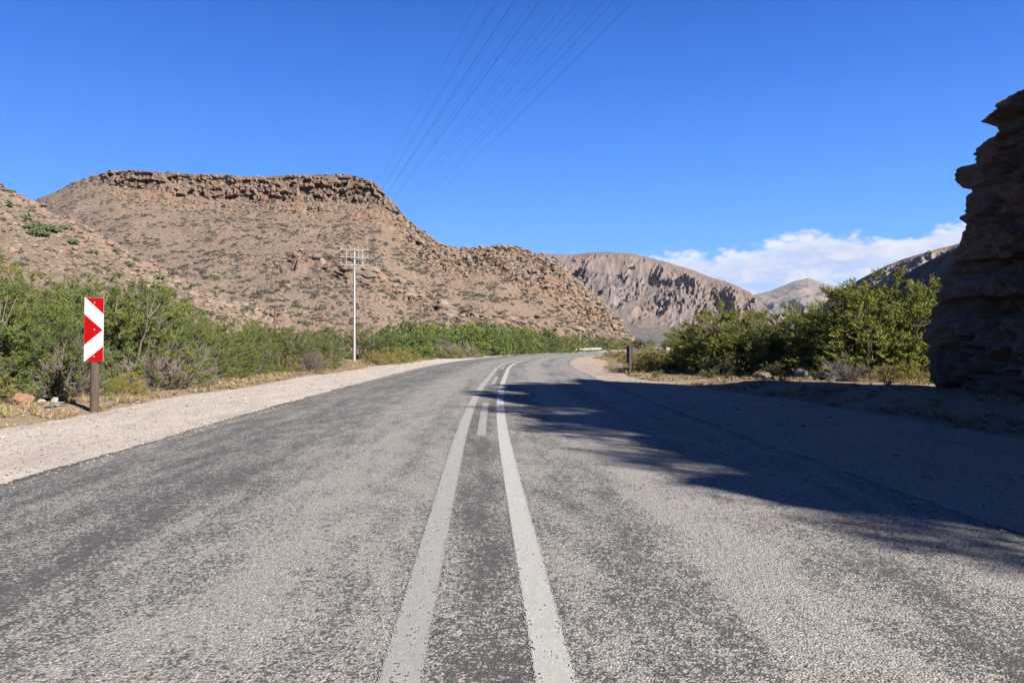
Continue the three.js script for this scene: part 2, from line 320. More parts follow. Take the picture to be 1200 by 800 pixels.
const mesa = hill({
  name: 'hill', label: 'flat topped rocky hill with a broken cliff along its rim', crest: mesaCrest, foot: mesaFoot, nu: 920, nv: 370, back: .16, drop: .25,
  spread: (t) => (t < .66 ? t / .66 * .935 : t < .93 ? .935 + (t - .66) / .27 * .065 : 1 + (t - .93) / .07 * .16) / 1.16,
  profile: (v, px) => {
    const capH = curve([[60, .02], [130, .10], [200, .15], [300, .17], [425, .17], [450, .12], [520, .05], [750, .03]], px), capV = .968;
    const tal = (x) => .86 * x + .14 * x * x;
    return v < capV ? tal(v / capV) * (1 - capH) : 1 - capH + capH * clamp((v - capV) / (.997 - capV), 0, 1);
  },
  relief: (q) => {
    const b = mesaBands(q), x = q.x, d = q.d, k = sstep(0, .05, q.v), rockK = clamp(b.cap + b.ridge + b.low + .7 * b.mid, 0, 1);
    const fade = q.v > 1 ? .4 : 1, slant = sstep(430, 520, q.px);
    // bedded rock: layers of blocks, level along the rim, dipping to the right along the ridge
    const bed = (q.y + slant * (.62 * x + .15 * d) + 1.1 * n2(x * .05, d * .05)) / 1.35, l = Math.floor(bed), bf = bed - l;
    const wo = worley(x * .34 + l * 7.3 + .3 * n2(x * .3, d * .3), d * .16 + l * 3.1), id1 = wo[2], e1 = sstep(0, .1, wo[1] - wo[0]);
    const w2 = worley(x * .95 + l * 3.7, d * .7 + bed * .8), id2 = w2[2], e2 = sstep(0, .12, w2[1] - w2[0]);
    let h = 1.3 * fbm2(x * .035, d * .035, 3) - 1.6 * (ridged(x * .03 + d * .006, d * .004, 2) - .55);
    h = h * k * sstep(1.02, .9, q.v);
    const terrace = (sstep(.1, .45, bf) - bf) * 1.25 * (.35 + id1), rim = sstep(.95, .972, q.v) * sstep(90, 140, q.px) * sstep(520, 450, q.px);
    h += rockK * k * fade * (q.v > .985 ? .2 : q.v > .9 ? .55 : .9) * (1 - .7 * rim) * (terrace + (id1 - .5) * 1.0 * e1 + (id2 - .5) * .75 * e2 - .5 * (1 - e1));
    const lv = b.lowV + .02 * n2(x * .06, 4) + .012 * n2(x * .25, 8), scarp = (sstep(lv - .03, lv, q.v) - sstep(lv + .015, lv + .16, q.v)) * b.lowK;
    h += (scarp * 1.3 + b.mid * .8) * k * (q.v < .99 ? 1 : 0);
    h += (.22 * fbm2(x * .8, d * .8, 3) + .35 * (id2 - .5) * sstep(.62, .8, id2)) * k;
    const beds = hash(l, 77) - .5, cut = (beds * 1.25 + (id1 - .5) * 2.6 * e1 + (id2 - .5) * .8 - 1.0 * (1 - e1)) * rim * (q.v > .994 ? .3 : 1);
    return [h, rockK * .4 * (id2 - .5), rockK * .7 * (id1 - .5) * (1 - rim) + cut, rockK, id1, id2, e1, e2, rim];
  },
  color: (q, r) => {
    const m = fbm2(q.x * .05, q.d * .05, 4), f = fbm2(q.x * .9, q.d * .9, 3), rk = r[3], id = r[4], id2 = r[5];
    let c = [.245 + .05 * m + .10 * f, .186 + .04 * m + .08 * f, .148 + .025 * m + .065 * f];
    const gr = sstep(.1, .5, fbm2(q.x * .03 + 9, q.d * .06, 3)) * .35; c = [lerp(c[0], .19, gr), lerp(c[1], .165, gr), lerp(c[2], .14, gr)];
    const tone = .62 + .7 * id2, red = sstep(.55, .95, id) * .7 + .2 * sstep(.0, .5, n2(q.x * .05, q.y * .2));
    const rock = [lerp(.225, .27, red) * tone, lerp(.175, .168, red) * tone, lerp(.14, .115, red) * tone], k = clamp(rk * 1.2, 0, 1);
    const dk = 1 - .38 * mesaBands(q).low;
    return [lerp(c[0], rock[0], k) * dk, lerp(c[1], rock[1], k) * dk, lerp(c[2], rock[2], k) * dk];
  },
});
// the spur in front of it, on the left
const spurCrest = [[-160, 140, 150], [-60, 190, 142], [0, 217, 135], [18, 228, 133], [36, 237, 131], [60, 250, 128], [100, 268, 123], [130, 287, 120], [160, 303, 117], [200, 323, 113], [240, 341, 109], [280, 356, 106], [320, 372, 103], [380, 398, 98], [400, 406, 97]];
const spurFoot = [[-160, 44], [0, 50], [200, 62], [300, 76], [400, 92]];
const spur = hill({
  name: 'hill', label: 'stony hillside sloping down behind the roadside bushes, nearer than the flat topped hill', crest: spurCrest, foot: spurFoot, nu: 480, nv: 260, back: .3, drop: .5,
  profile: (v) => .8 * v + .2 * v * v,
  relief: (q) => {
    const x = q.x, d = q.d, k = sstep(0, .06, q.v), u = x * .75 - d * .4, w = d * .85 + x * .5 + q.y * 1.1;
    const wo = worley(u * .5, w * .9), id1 = wo[2], e1 = wo[1] - wo[0], w2 = worley(u * 1.6 + 9, w * 2.2), id2 = w2[2], e2 = w2[1] - w2[0];
    const ledge = Math.exp(-Math.pow((q.v - .93 - .03 * n2(x * .06, 2)) / .05, 2)) * sstep(-.3, .2, n2(x * .07, 31)) + .8 * Math.exp(-Math.pow((q.v - .72 - .05 * n2(x * .05, 8)) / .02, 2)) * sstep(.1, .5, n2(x * .09, 12));
    let h = .9 * fbm2(x * .05, d * .05, 3) * sstep(1.02, .85, q.v) * k;
    h += clamp(ledge, 0, 1) * ((id1 - .35) * 1.5 * sstep(0, .1, e1) + .5) * k * (q.v > .97 ? .4 : 1);
    h += (.16 * fbm2(x * 1.2, d * 1.2, 3) + .3 * (id2 - .4) * sstep(.5, .7, id2) * sstep(0, .15, e2)) * k;
    return [h, 0, 0, clamp(ledge, 0, 1), id1, id2];
  },
  color: (q, r) => {
    const m = fbm2(q.x * .07, q.d * .07, 4), f = fbm2(q.x * 1.3, q.d * 1.3, 3), id2 = r[5], k = r[3], st = sstep(.7, .85, id2) * .5;
    const tone = .65 + .65 * r[4];
    let c = [.205 + .05 * m + .08 * f, .155 + .04 * m + .06 * f, .118 + .03 * m + .045 * f];
    c = [lerp(c[0], .37, st), lerp(c[1], .31, st), lerp(c[2], .26, st)];
    return [lerp(c[0], .26 * tone, k), lerp(c[1], .195 * tone, k), lerp(c[2], .15 * tone, k)];
  },
});
// the large mountain across the valley
const mtCrest = [[560, 310, 1650], [620, 300, 1620], [640, 298.5, 1610], [660, 297.5, 1600], [675, 298, 1590], [690, 295.5, 1580], [715, 294.5, 1570], [740, 297, 1550], [770, 304, 1520], [800, 313, 1480], [820, 320, 1450], [850, 330, 1410], [865, 336, 1390], [880, 343, 1370], [890, 352, 1350], [905, 365, 1320], [920, 379, 1280], [940, 396, 1230], [950, 404, 1200]];
const mtFoot = [[560, 700], [740, 650], [830, 640], [900, 760], [950, 900]];
hill({
  name: 'mountain', label: 'big brown and grey mountain with slanting rock gullies across the valley', crest: mtCrest, foot: mtFoot, nu: 640, nv: 270, back: .2, drop: .3,
  profile: (v, px) => { const ap = curve([[600, .36], [830, .5], [950, .3]], px), ah = curve([[560, .3], [740, .13], [830, .11], [900, .06], [950, .05]], px); return v < ap ? ah * Math.pow(v / ap, 1.2) : ah + (1 - ah) * (v > .9 ? lerp(Math.pow((.9 - ap) / (1 - ap), .82) * 1, 1, (v - .9) / .1) : Math.pow((v - ap) / (1 - ap), .82)); },
  relief: (q) => {
    const ap = curve([[600, .36], [830, .5], [950, .3]], q.px), face = sstep(ap - .02, ap + .1, q.v) * sstep(1.0, .86, q.v), x = q.x, d = q.d;
    const s = x * .85 - q.y * .95 - d * .05, t = x * .5 + q.y * 1.1 + d * .1;    // gullies run down to the left
    const wx = 45 * fbm2(x * .004, q.y * .007 + d * .002, 3), g1 = ridged((s + wx) * .0048, (t + wx) * .0013 + 3, 5) - .72, g2 = fbm2((s + wx) * .018, t * .004 + 9, 4), g3 = fbm2(s * .1, t * .03, 4);
    const knob = [...worley(s * .07, t * .03)];
    const amp = clamp(q.yc / 170, .2, 1);
    return [face * amp * (64 * g1 + 20 * g2 + 9 * g3 + 5 * fbm2(x * .07, (d + q.y) * .03, 4)) + (1 - face) * 3 * fbm2(x * .01, d * .01, 3), 0, face * amp * (36 * g1 + 8 * g2), face, g1, g2, g3, knob[2]];
  },
  color: (q, r) => {
    const face = r[3], ap = curve([[600, .36], [830, .5], [950, .3]], q.px), m = fbm2(q.x * .006, q.d * .006, 4), f = fbm2(q.x * .06, q.d * .06, 3), topK = sstep(.84, .93, q.v + .05 * m);
    const grey = [.26, .218, .215], tan = [.31, .228, .185], red = [.25, .15, .125], scrub = [.13, .12, .115];
    const redK = sstep(.72, .9, q.v + .12 * n2(q.x * .01, q.d * .01)) * sstep(800, 850, q.px), tanK = sstep(.05, .45, n2(q.x * .008 + 3, q.y * .012));
    let c = [0, 1, 2].map((k) => lerp(grey[k], tan[k], tanK * .55));
    const sv = q.x * .85 - q.y * .95 - q.d * .05, tv = q.x * .5 + q.y * 1.1 + q.d * .1, pale = sstep(.25, .6, n2(sv * .02 + 8, tv * .002) * .6 + .6 * n2(sv * .09, tv * .009 + 4)), vein = sstep(.15, .55, n2(sv * .028, tv * .0018) * .7 + .5 * n2(sv * .11, tv * .008));
    const light = (.9 + .7 * r[6] + .5 * f) * (1 - .35 * vein);
    c = c.map((v, k) => lerp(v, [.38, .335, .325][k], pale * .55));
    c = c.map((v, k) => lerp(v * light, lerp(tan[k], .19, .25) * (1 + .3 * f + .3 * m), topK));
    c = c.map((v, k) => lerp(v, red[k] * (1 + .4 * f + .4 * (r[7] - .5)), redK * .75));
    const low = sstep(ap + .06, ap - .03, q.v + .04 * n2(q.x * .01, 5)), dot = .75 + .5 * sstep(-.2, .5, n2(q.x * .12, q.d * .05));
    return c.map((v, k) => lerp(v * [.72, .73, .78][k], scrub[k] * dot * (1 + .3 * m), low));
  },
});
// far peaks in the gap, and the ridge on the right
hill({
  name: 'mountain', label: 'distant hazy peak in the gap of the valley', crest: [[840, 372, 3900], [870, 352, 3950], [885, 345, 4000], [905, 340, 4050], [920, 334, 4100], [932, 329, 4150], [948, 325.5, 4200], [962, 330, 4200], [985, 341, 4100], [1010, 350, 4000], [1060, 362, 4000]], foot: [[840, 2300], [1060, 2300]], nu: 300, nv: 160, back: .2, drop: .3,
  profile: (v) => .75 * v + .25 * v * v,
  relief: (q) => { const k = sstep(.05, .3, q.v) * sstep(1.0, .85, q.v), g = ridged(q.x * .0028 - q.d * .0012 + .3 * n2(q.x * .002, q.d * .002), q.d * .0006, 2) - .55; return [k * (70 * g + 12 * fbm2(q.x * .01, q.d * .006, 3)), 0, k * 30 * g, g]; },
  color: (q, r) => { const f = fbm2(q.x * .006, q.d * .006, 4), t = sstep(-.2, .3, n2(q.x * .0016, q.d * .0016)); const l = 1 + .3 * f; return [lerp(.17, .23, t) * l, lerp(.155, .195, t) * l, lerp(.165, .17, t) * l]; },
});
hill({
  name: 'mountain', label: 'grey rocky ridge rising to the right behind the big trees', crest: [[930, 385, 1250], [950, 368, 1200], [965, 356, 1150], [985, 341, 1080], [1010, 326, 1010], [1040, 311, 960], [1060, 303, 930], [1090, 294, 890], [1121, 286, 860], [1160, 274, 830], [1240, 250, 780]], foot: [[930, 1000], [985, 700], [1060, 520], [1240, 420]], nu: 380, nv: 220, back: .25, drop: .3,
  profile: (v) => Math.pow(v, .95),
  relief: (q) => { const k = sstep(.05, .25, q.v) * sstep(1.01, .9, q.v), s = q.x * .7 - q.d * .5, g = ridged(s * .013, q.y * .02, 3) - .58, f = fbm2(q.x * .06, q.d * .05, 3); return [k * (17 * g + 4 * f), 0, k * 9 * g, g, f]; },
  color: (q, r) => { const f = fbm2(q.x * .03, q.d * .03, 4), l = 1 + .35 * f + .35 * r[4], t = sstep(.0, .4, n2(q.x * .012, q.y * .02)); return [lerp(.24, .32, t) * l, lerp(.20, .235, t) * l, lerp(.185, .185, t) * l]; },
});
hill({
  name: 'hill', label: 'steep hillside between the big trees and the near cliff', crest: [[1000, 366, 230], [1030, 341, 215], [1050, 327, 205], [1070, 316, 196], [1090, 305, 186], [1110, 295, 178], [1130, 285, 170], [1180, 255, 150], [1250, 200, 128], [1400, 60, 100], [1700, -250, 80]], foot: [[1000, 205], [1050, 172], [1130, 128], [1250, 86], [1400, 62], [1700, 42]], nu: 300, nv: 160, back: .6, drop: .1,
  profile: (v) => Math.pow(v, .8),
  relief: (q) => { const k = sstep(.03, .2, q.v), w = worley(q.x * .35, q.d * .3 + q.y * .3); return [k * (1.6 * fbm2(q.x * .07, q.d * .07, 4) + 1.1 * (w[2] - .5)) * (q.v > .95 ? .5 : 1), 0, 0, w[2]]; },
  color: (q, r) => { const f = fbm2(q.x * .3, q.d * .3, 3), l = .75 + .5 * r[3] + .3 * f; return [.225 * l, .172 * l, .13 * l]; },
});

// loose rocks and scrub on the two near hills
const rockMat = std(.36, .35, .345, 1), scrubMat = std(.5, .5, .5, 1, { side: THREE.DoubleSide });
function scrubGeo(seed, n, flat = .75) {               // a low bush of leaf faces
  const r = mulberry(seed), pos = [];
  for (let i = 0; i < n; i++) {
    const th = r() * 6.283, ph = Math.acos(1 - r() * 1.05), q = .55 + .45 * Math.sqrt(r()), lump = 1 + .25 * Math.sin(th * 3 + seed) * Math.sin(ph * 2);
    const c = new THREE.Vector3(Math.sin(ph) * Math.cos(th), Math.cos(ph) * flat, Math.sin(ph) * Math.sin(th)).multiplyScalar(q * lump), a = new THREE.Vector3(r() - .5, r() - .2, r() - .5).normalize().multiplyScalar(.26), b = new THREE.Vector3(r() - .5, r() - .5, r() - .5).normalize().multiplyScalar(.12);
    for (const p of [c.clone().sub(a), c.clone().add(b), c.clone().add(a), c.clone().sub(a), c.clone().add(a), c.clone().sub(b)]) pos.push(p.x, p.y, p.z);
  }
  const g = new THREE.BufferGeometry(); g.setAttribute('position', new THREE.Float32BufferAttribute(pos, 3)); g.computeVertexNormals(); return g;
}
const scrubGeos = [5, 6, 7].map((s) => scrubGeo(s, 90));
function dress(h, rnd, pxMin, pxMax, nRock, nScrub, nBig, density, nearName, where) {
  const rocks = [[], [], []], scrub = [[], [], []], big = [], bigS = [];
  for (let i = 0; i < nRock; i++) {
    const px = lerp(pxMin, pxMax, rnd()), v = Math.pow(rnd(), .9) * 1.0, dens = density(px, v); if (rnd() > dens) continue;
    const p = h.height(px, v), s = .075 + .45 * Math.pow(rnd(), 4.6) * (.4 + dens), t = .75 + .55 * rnd(), red = rnd() > .6 ? 1 : 0;
    const e = { p: [p[0], p[1] + s * .1, p[2]], s: [s * (.8 + .5 * rnd()), s * (.6 + .4 * rnd()), s], ry: rnd() * 6.28, rz: (rnd() - .5) * .8, c: [lerp(.28, .28, red) * t, lerp(.225, .19, red) * t, lerp(.185, .14, red) * t] };
    rocks[i % 3].push(e); if (s > .25) big.push([s, i % 3, e]);
  }
  for (let i = 0; i < nScrub; i++) {
    const px = lerp(pxMin, pxMax, rnd()), v = Math.pow(rnd(), .95), p = h.height(px, v), s = .13 + .42 * Math.pow(rnd(), 3), k = rnd(), gl = .8 + .5 * rnd();
    if (n2(p[0] * .06, p[2] * .06) < -.45 + .5 * rnd() - .2) continue;
    const col = k < .6 ? [.075, .066, .054] : k < .88 ? [.062, .062, .042] : [.055, .066, .028];
    const e = { p: [p[0], p[1] + s * .15, p[2]], s: [s * 1.2, s, s * 1.2], ry: rnd() * 6.28, c: col.map((c) => c * gl) };
    scrub[i % 3].push(e); bigS.push([s / Math.hypot(p[0], p[2]), i % 3, e]);
  }
  big.sort((a, b) => b[0] - a[0]); bigS.sort((a, b) => b[0] - a[0]);
  const keep = new Set(big.slice(0, nBig).map((b) => b[2])), keepS = new Set(bigS.slice(0, nBig >> 1).map((b) => b[2]));
  const mats = [std(.095, .073, .058, 1), std(.102, .067, .05, 1), std(.078, .064, .055, 1), std(.11, .088, .072, 1)];
  big.slice(0, nBig).forEach(([s, k, e], i) => {
    const m = part('boulder', rockLow[i % 5], mats[i % 4], h.mesh); m.position.set(...e.p); m.scale.set(...e.s.map((q) => q * 1.35)); m.rotation.set(0, e.ry, e.rz);
  });
  [0, 1, 2].forEach((k) => { const im = instanced(rockLow[k], rockMat, rocks[k].filter((e) => !keep.has(e))); im.name = 'loose_rocks'; im.userData.kind = 'stuff'; h.mesh.add(im); });
  const smats = [std(.045, .046, .032, 1, { side: THREE.DoubleSide }), std(.036, .046, .02, 1, { side: THREE.DoubleSide }), std(.055, .05, .041, 1, { side: THREE.DoubleSide })];
  bigS.slice(0, nBig >> 1).forEach(([s, k, e], i) => { const m = new THREE.Mesh(scrubGeos[i % 3], smats[i % 3]); m.position.set(...e.p); m.scale.set(...e.s); m.rotation.y = e.ry; add(m, 'hillside_shrub', ['grey green scrub bush dotted on the ' + where, 'small dark green bush rooted on the ' + where, 'dry brownish scrub bush on the ' + where][i % 3], 'shrub', 'scrub on the ' + where); });
  [0, 1, 2].forEach((k) => { const im = instanced(scrubGeos[k], scrubMat, scrub[k].filter((e) => !keepS.has(e))); add(im, 'hillside_scrub', 'sparse small scrub speckling the ' + where, 'scrub', null, 'stuff'); });
  shade(h.mesh);
}
dress(mesa, mulberry(101), 0, 748, 60000, 13000, 290, (px, v) => { const b = mesaBands({ px, v }); return clamp(.28 + b.cap * .5 + b.ridge * .6 + b.low * .6, 0, 1); }, 'mesa', 'flat topped hill');
{ // ledges of bedded rock low on the flat topped hill
  const r = mulberry(303), bedded = [std(.095, .073, .058, 1), std(.102, .067, .05, 1), std(.078, .064, .055, 1), std(.11, .088, .072, 1)];
  for (let i = 0; i < 380; i++) {
    const px = i < 250 ? lerp(400, 610, r()) : lerp(290, 735, r()), b = mesaBands({ px, v: .3 }); if (r() > .25 + b.lowK) continue;
    const v = b.lowV + .02 * n2(px * .06, 4) + (r() + r() - 1) * (.035 + .03 * sstep(480, 560, px)), p = mesa.height(px, v), sz = .28 + .95 * Math.pow(r(), 2.2);
    const m = part('ledge_rock', i % 3 ? slabLow[i % 3] : rockLow[i % 5], bedded[i % 4], mesa.mesh); m.position.set(p[0], p[1] + sz * .12, p[2]); m.scale.set(sz * 1.3, sz * (.8 + .5 * r()), sz); m.rotation.set((r() - .5) * .3, (r() - .5) * 1.4, (r() - .5) * .5 - .12);
  }
}
dress(spur, mulberry(102), -60, 330, 16000, 1300, 150, (px, v) => .5 + .3 * sstep(.6, 1, v), 'spur', 'stony hillside behind the bushes');

{ // larger green bushes along the crest of the nearer hillside
  const r = mulberry(404), gm = std(.045, .062, .022, 1, { side: THREE.DoubleSide }), big = [8, 9].map((q) => scrubGeo(q, 260));
  for (const [px, v, q] of [[12, .985, .7], [6, .82, 1.0], [28, .78, .8], [36, .72, 1.0], [44, .70, 1.25], [54, .76, 1.3], [62, .80, .8], [76, .86, .9], [84, .74, .8], [108, .74, .7], [134, .93, .6], [150, .82, .7], [158, .96, .6], [186, .86, .7], [196, .96, .55], [226, .93, .7], [246, .95, .7], [104, .93, .6]]) {
    const p = spur.height(px, v), m = new THREE.Mesh(big[px & 1], gm); m.position.set(p[0], p[1] + q * .15, p[2]); m.scale.set(q * 1.25, q * .85, q * 1.1); m.rotation.y = r() * 6.28;
    add(m, 'hillside_shrub', 'larger rounded green bush near the crest of the stony hillside', 'shrub', 'green bushes along the crest of the stony hillside');
  }
}
// ---------------------------------------------------------------- the rock cliff on the right
{
  const prof = [[1099, 476], [1095, 465], [1087, 440], [1085, 410], [1085, 390], [1095, 355], [1100, 340], [1117, 300], [1130, 275], [1129, 255], [1131, 240], [1137, 222], [1122, 219], [1121, 202], [1127, 195], [1144, 191], [1141, 180], [1151, 165], [1169, 159], [1168, 150], [1149, 142], [1167, 134], [1169, 125], [1180, 112], [1200, 109], [1230, 103], [1300, 95]].map(([px, py]) => { const u = bear(px), x = 28.3 * u / (1 + u), d = 28.3 - x; return [x, EYE + rise(py) * d]; });
  prof.unshift([prof[0][0], -.6]);
  prof.push([16, 9.2], [19, 9.6], [24, 9], [27, 4], [28, -.6]);
  const len = [0]; for (let i = 1; i < prof.length; i++) len.push(len[i - 1] + Math.min(1.6, Math.hypot(prof[i][0] - prof[i - 1][0], prof[i][1] - prof[i - 1][1])));
  const tot = len[len.length - 1], px = prof.map((p, i) => [len[i] / tot, p[0]]), py = prof.map((p, i) => [len[i] / tot, p[1]]);
  // crest height along the face, seen from the shadow it throws on the road
  const topOf = [[-30, .6], [-14, .7], [-6, .8], [-4.4, .9], [-3.6, .86], [-2.6, 1.0], [-1.5, .96], [-.4, 1.08], [.8, 1.02], [2.1, 1.16], [3.2, 1.06], [4.0, 1.12], [4.7, 1.3], [5.2, 1.36], [5.8, 1.34], [6.2, 1.1], [7.5, 1.0], [9, 1.06], [10.2, 1.0], [11.4, 1.16], [12, 1.02], [13, .98], [14.5, .96], [16, 1], [19, 1]];
  const NA = 340, NP = 280, lay = (y, d) => { const q = y * 2.3 + .5 * n2(d * .15, y * .2) + d * .06, l = Math.floor(q), f = q - l; return lerp(hash(l, 5), hash(l + 1, 5), sstep(.86, 1, f)); };
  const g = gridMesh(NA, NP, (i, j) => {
    const a = Math.pow(i / NA, 1.9), p = j / NP, x0 = curve(px, p), y0 = curve(py, p);
    const dEnd = 28.3 - Math.min(x0, 27);                // the far end is cut along the sun's bearing
    const d = lerp(dEnd, -26, a), tk = curve(topOf, d), k = clamp((dEnd - d) / 1.8, 0, 1), away = sstep(-4, -22, d);
    let y = y0 * (y0 > 0 ? lerp(1, tk, sstep(0, 6, y0)) : 1), x = x0 + away * 5;
    const inner = sstep(14, 17, x0), strata = y + .03 * d;
    const led = .7 * lay(y, d), w = worley(d * .8 + .4 * n2(y, d), strata * 1.15), b1 = w[2], e1 = sstep(0, .12, w[1] - w[0]), w2 = worley(d * 2.3 + 7, strata * 3.1 + .5 * n2(d, y)), b2 = w2[2], e2 = sstep(0, .15, w2[1] - w2[0]);
    const f = fbm3(x * .9, y * .9, d * .9, 3) * .3;
    x += k * (led - .35 + .7 * (b1 - .5) * e1 + .4 * (b2 - .5) * e2 + .3 * (1 - e1) + f + .3 * n2(d * .22, 5)) * (1 - .7 * inner);
    y += (1 - inner) * k * (.12 * fbm3(x * 1.4, y, d * 1.4, 3) * sstep(.5, 2, y)) + inner * .3 * fbm2(x * .5, d * .5, 3);
    x += (1 - inner) * (.09 * n2(y * 3.1, d * .8) + .06 * n2(y * 8.3, d * 1.5) + .05 * Math.abs(n2(y * 15, d * 3)));
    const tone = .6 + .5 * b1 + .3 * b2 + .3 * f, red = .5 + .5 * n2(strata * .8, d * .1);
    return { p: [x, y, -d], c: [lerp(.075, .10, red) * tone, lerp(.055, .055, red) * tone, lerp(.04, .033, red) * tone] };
  });
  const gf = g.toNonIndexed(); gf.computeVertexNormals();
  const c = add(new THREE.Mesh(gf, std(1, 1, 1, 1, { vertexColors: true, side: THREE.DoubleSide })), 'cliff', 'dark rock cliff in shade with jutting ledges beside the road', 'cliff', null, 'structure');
  // end wall, along the sun's bearing: closes the far side
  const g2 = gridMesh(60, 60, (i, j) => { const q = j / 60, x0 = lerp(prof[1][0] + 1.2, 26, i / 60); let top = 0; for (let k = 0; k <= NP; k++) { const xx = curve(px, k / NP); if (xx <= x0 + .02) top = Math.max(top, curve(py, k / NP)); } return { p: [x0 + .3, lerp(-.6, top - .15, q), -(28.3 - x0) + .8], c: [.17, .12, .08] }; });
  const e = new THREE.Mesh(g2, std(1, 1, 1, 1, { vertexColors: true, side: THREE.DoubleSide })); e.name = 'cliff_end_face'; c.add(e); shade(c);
}

// ---------------------------------------------------------------- vegetation
const leafMat = (r, g, b) => new THREE.MeshPhysicalMaterial({ color: new THREE.Color().setRGB(r, g, b), roughness: .85, vertexColors: true, side: THREE.DoubleSide, transmission: .35, thickness: 0, specularIntensity: .3 });
const leafMats = { green: leafMat(.95, 1, 1), deep: leafMat(.66, .8, .85), olive: leafMat(1.15, 1.05, .8), yellow: leafMat(1.3, 1.2, .9), grey: leafMat(1.1, 1.05, 1.5) };
const barkMat = std(.06, .047, .038, 1), greyBark = std(.085, .07, .062, 1);
function tubeBetween(pts, r0, r1, sides, pos) {        // tapered limb pushed into a triangle list
  const n = pts.length, ring = [];
  for (let i = 0; i < n; i++) {
    const t = new THREE.Vector3().subVectors(pts[Math.min(n - 1, i + 1)], pts[Math.max(0, i - 1)]).normalize(), a = new THREE.Vector3(1, .1, .3).cross(t).normalize(), b = t.clone().cross(a), r = lerp(r0, r1, i / (n - 1));
    ring.push(Array.from({ length: sides }, (_, k) => { const q = k / sides * 6.2832; return pts[i].clone().addScaledVector(a, Math.cos(q) * r).addScaledVector(b, Math.sin(q) * r); }));
  }
  for (let i = 0; i + 1 < n; i++) for (let k = 0; k < sides; k++) { const A = ring[i][k], B = ring[i][(k + 1) % sides], C = ring[i + 1][k], D = ring[i + 1][(k + 1) % sides]; for (const p of [A, B, C, B, D, C]) pos.push(p.x, p.y, p.z); }
}
const fromList = (pos, col) => { const g = new THREE.BufferGeometry(); g.setAttribute('position', new THREE.Float32BufferAttribute(pos, 3)); if (col) g.setAttribute('color', new THREE.Float32BufferAttribute(col, 3)); g.computeVertexNormals(); return g; };
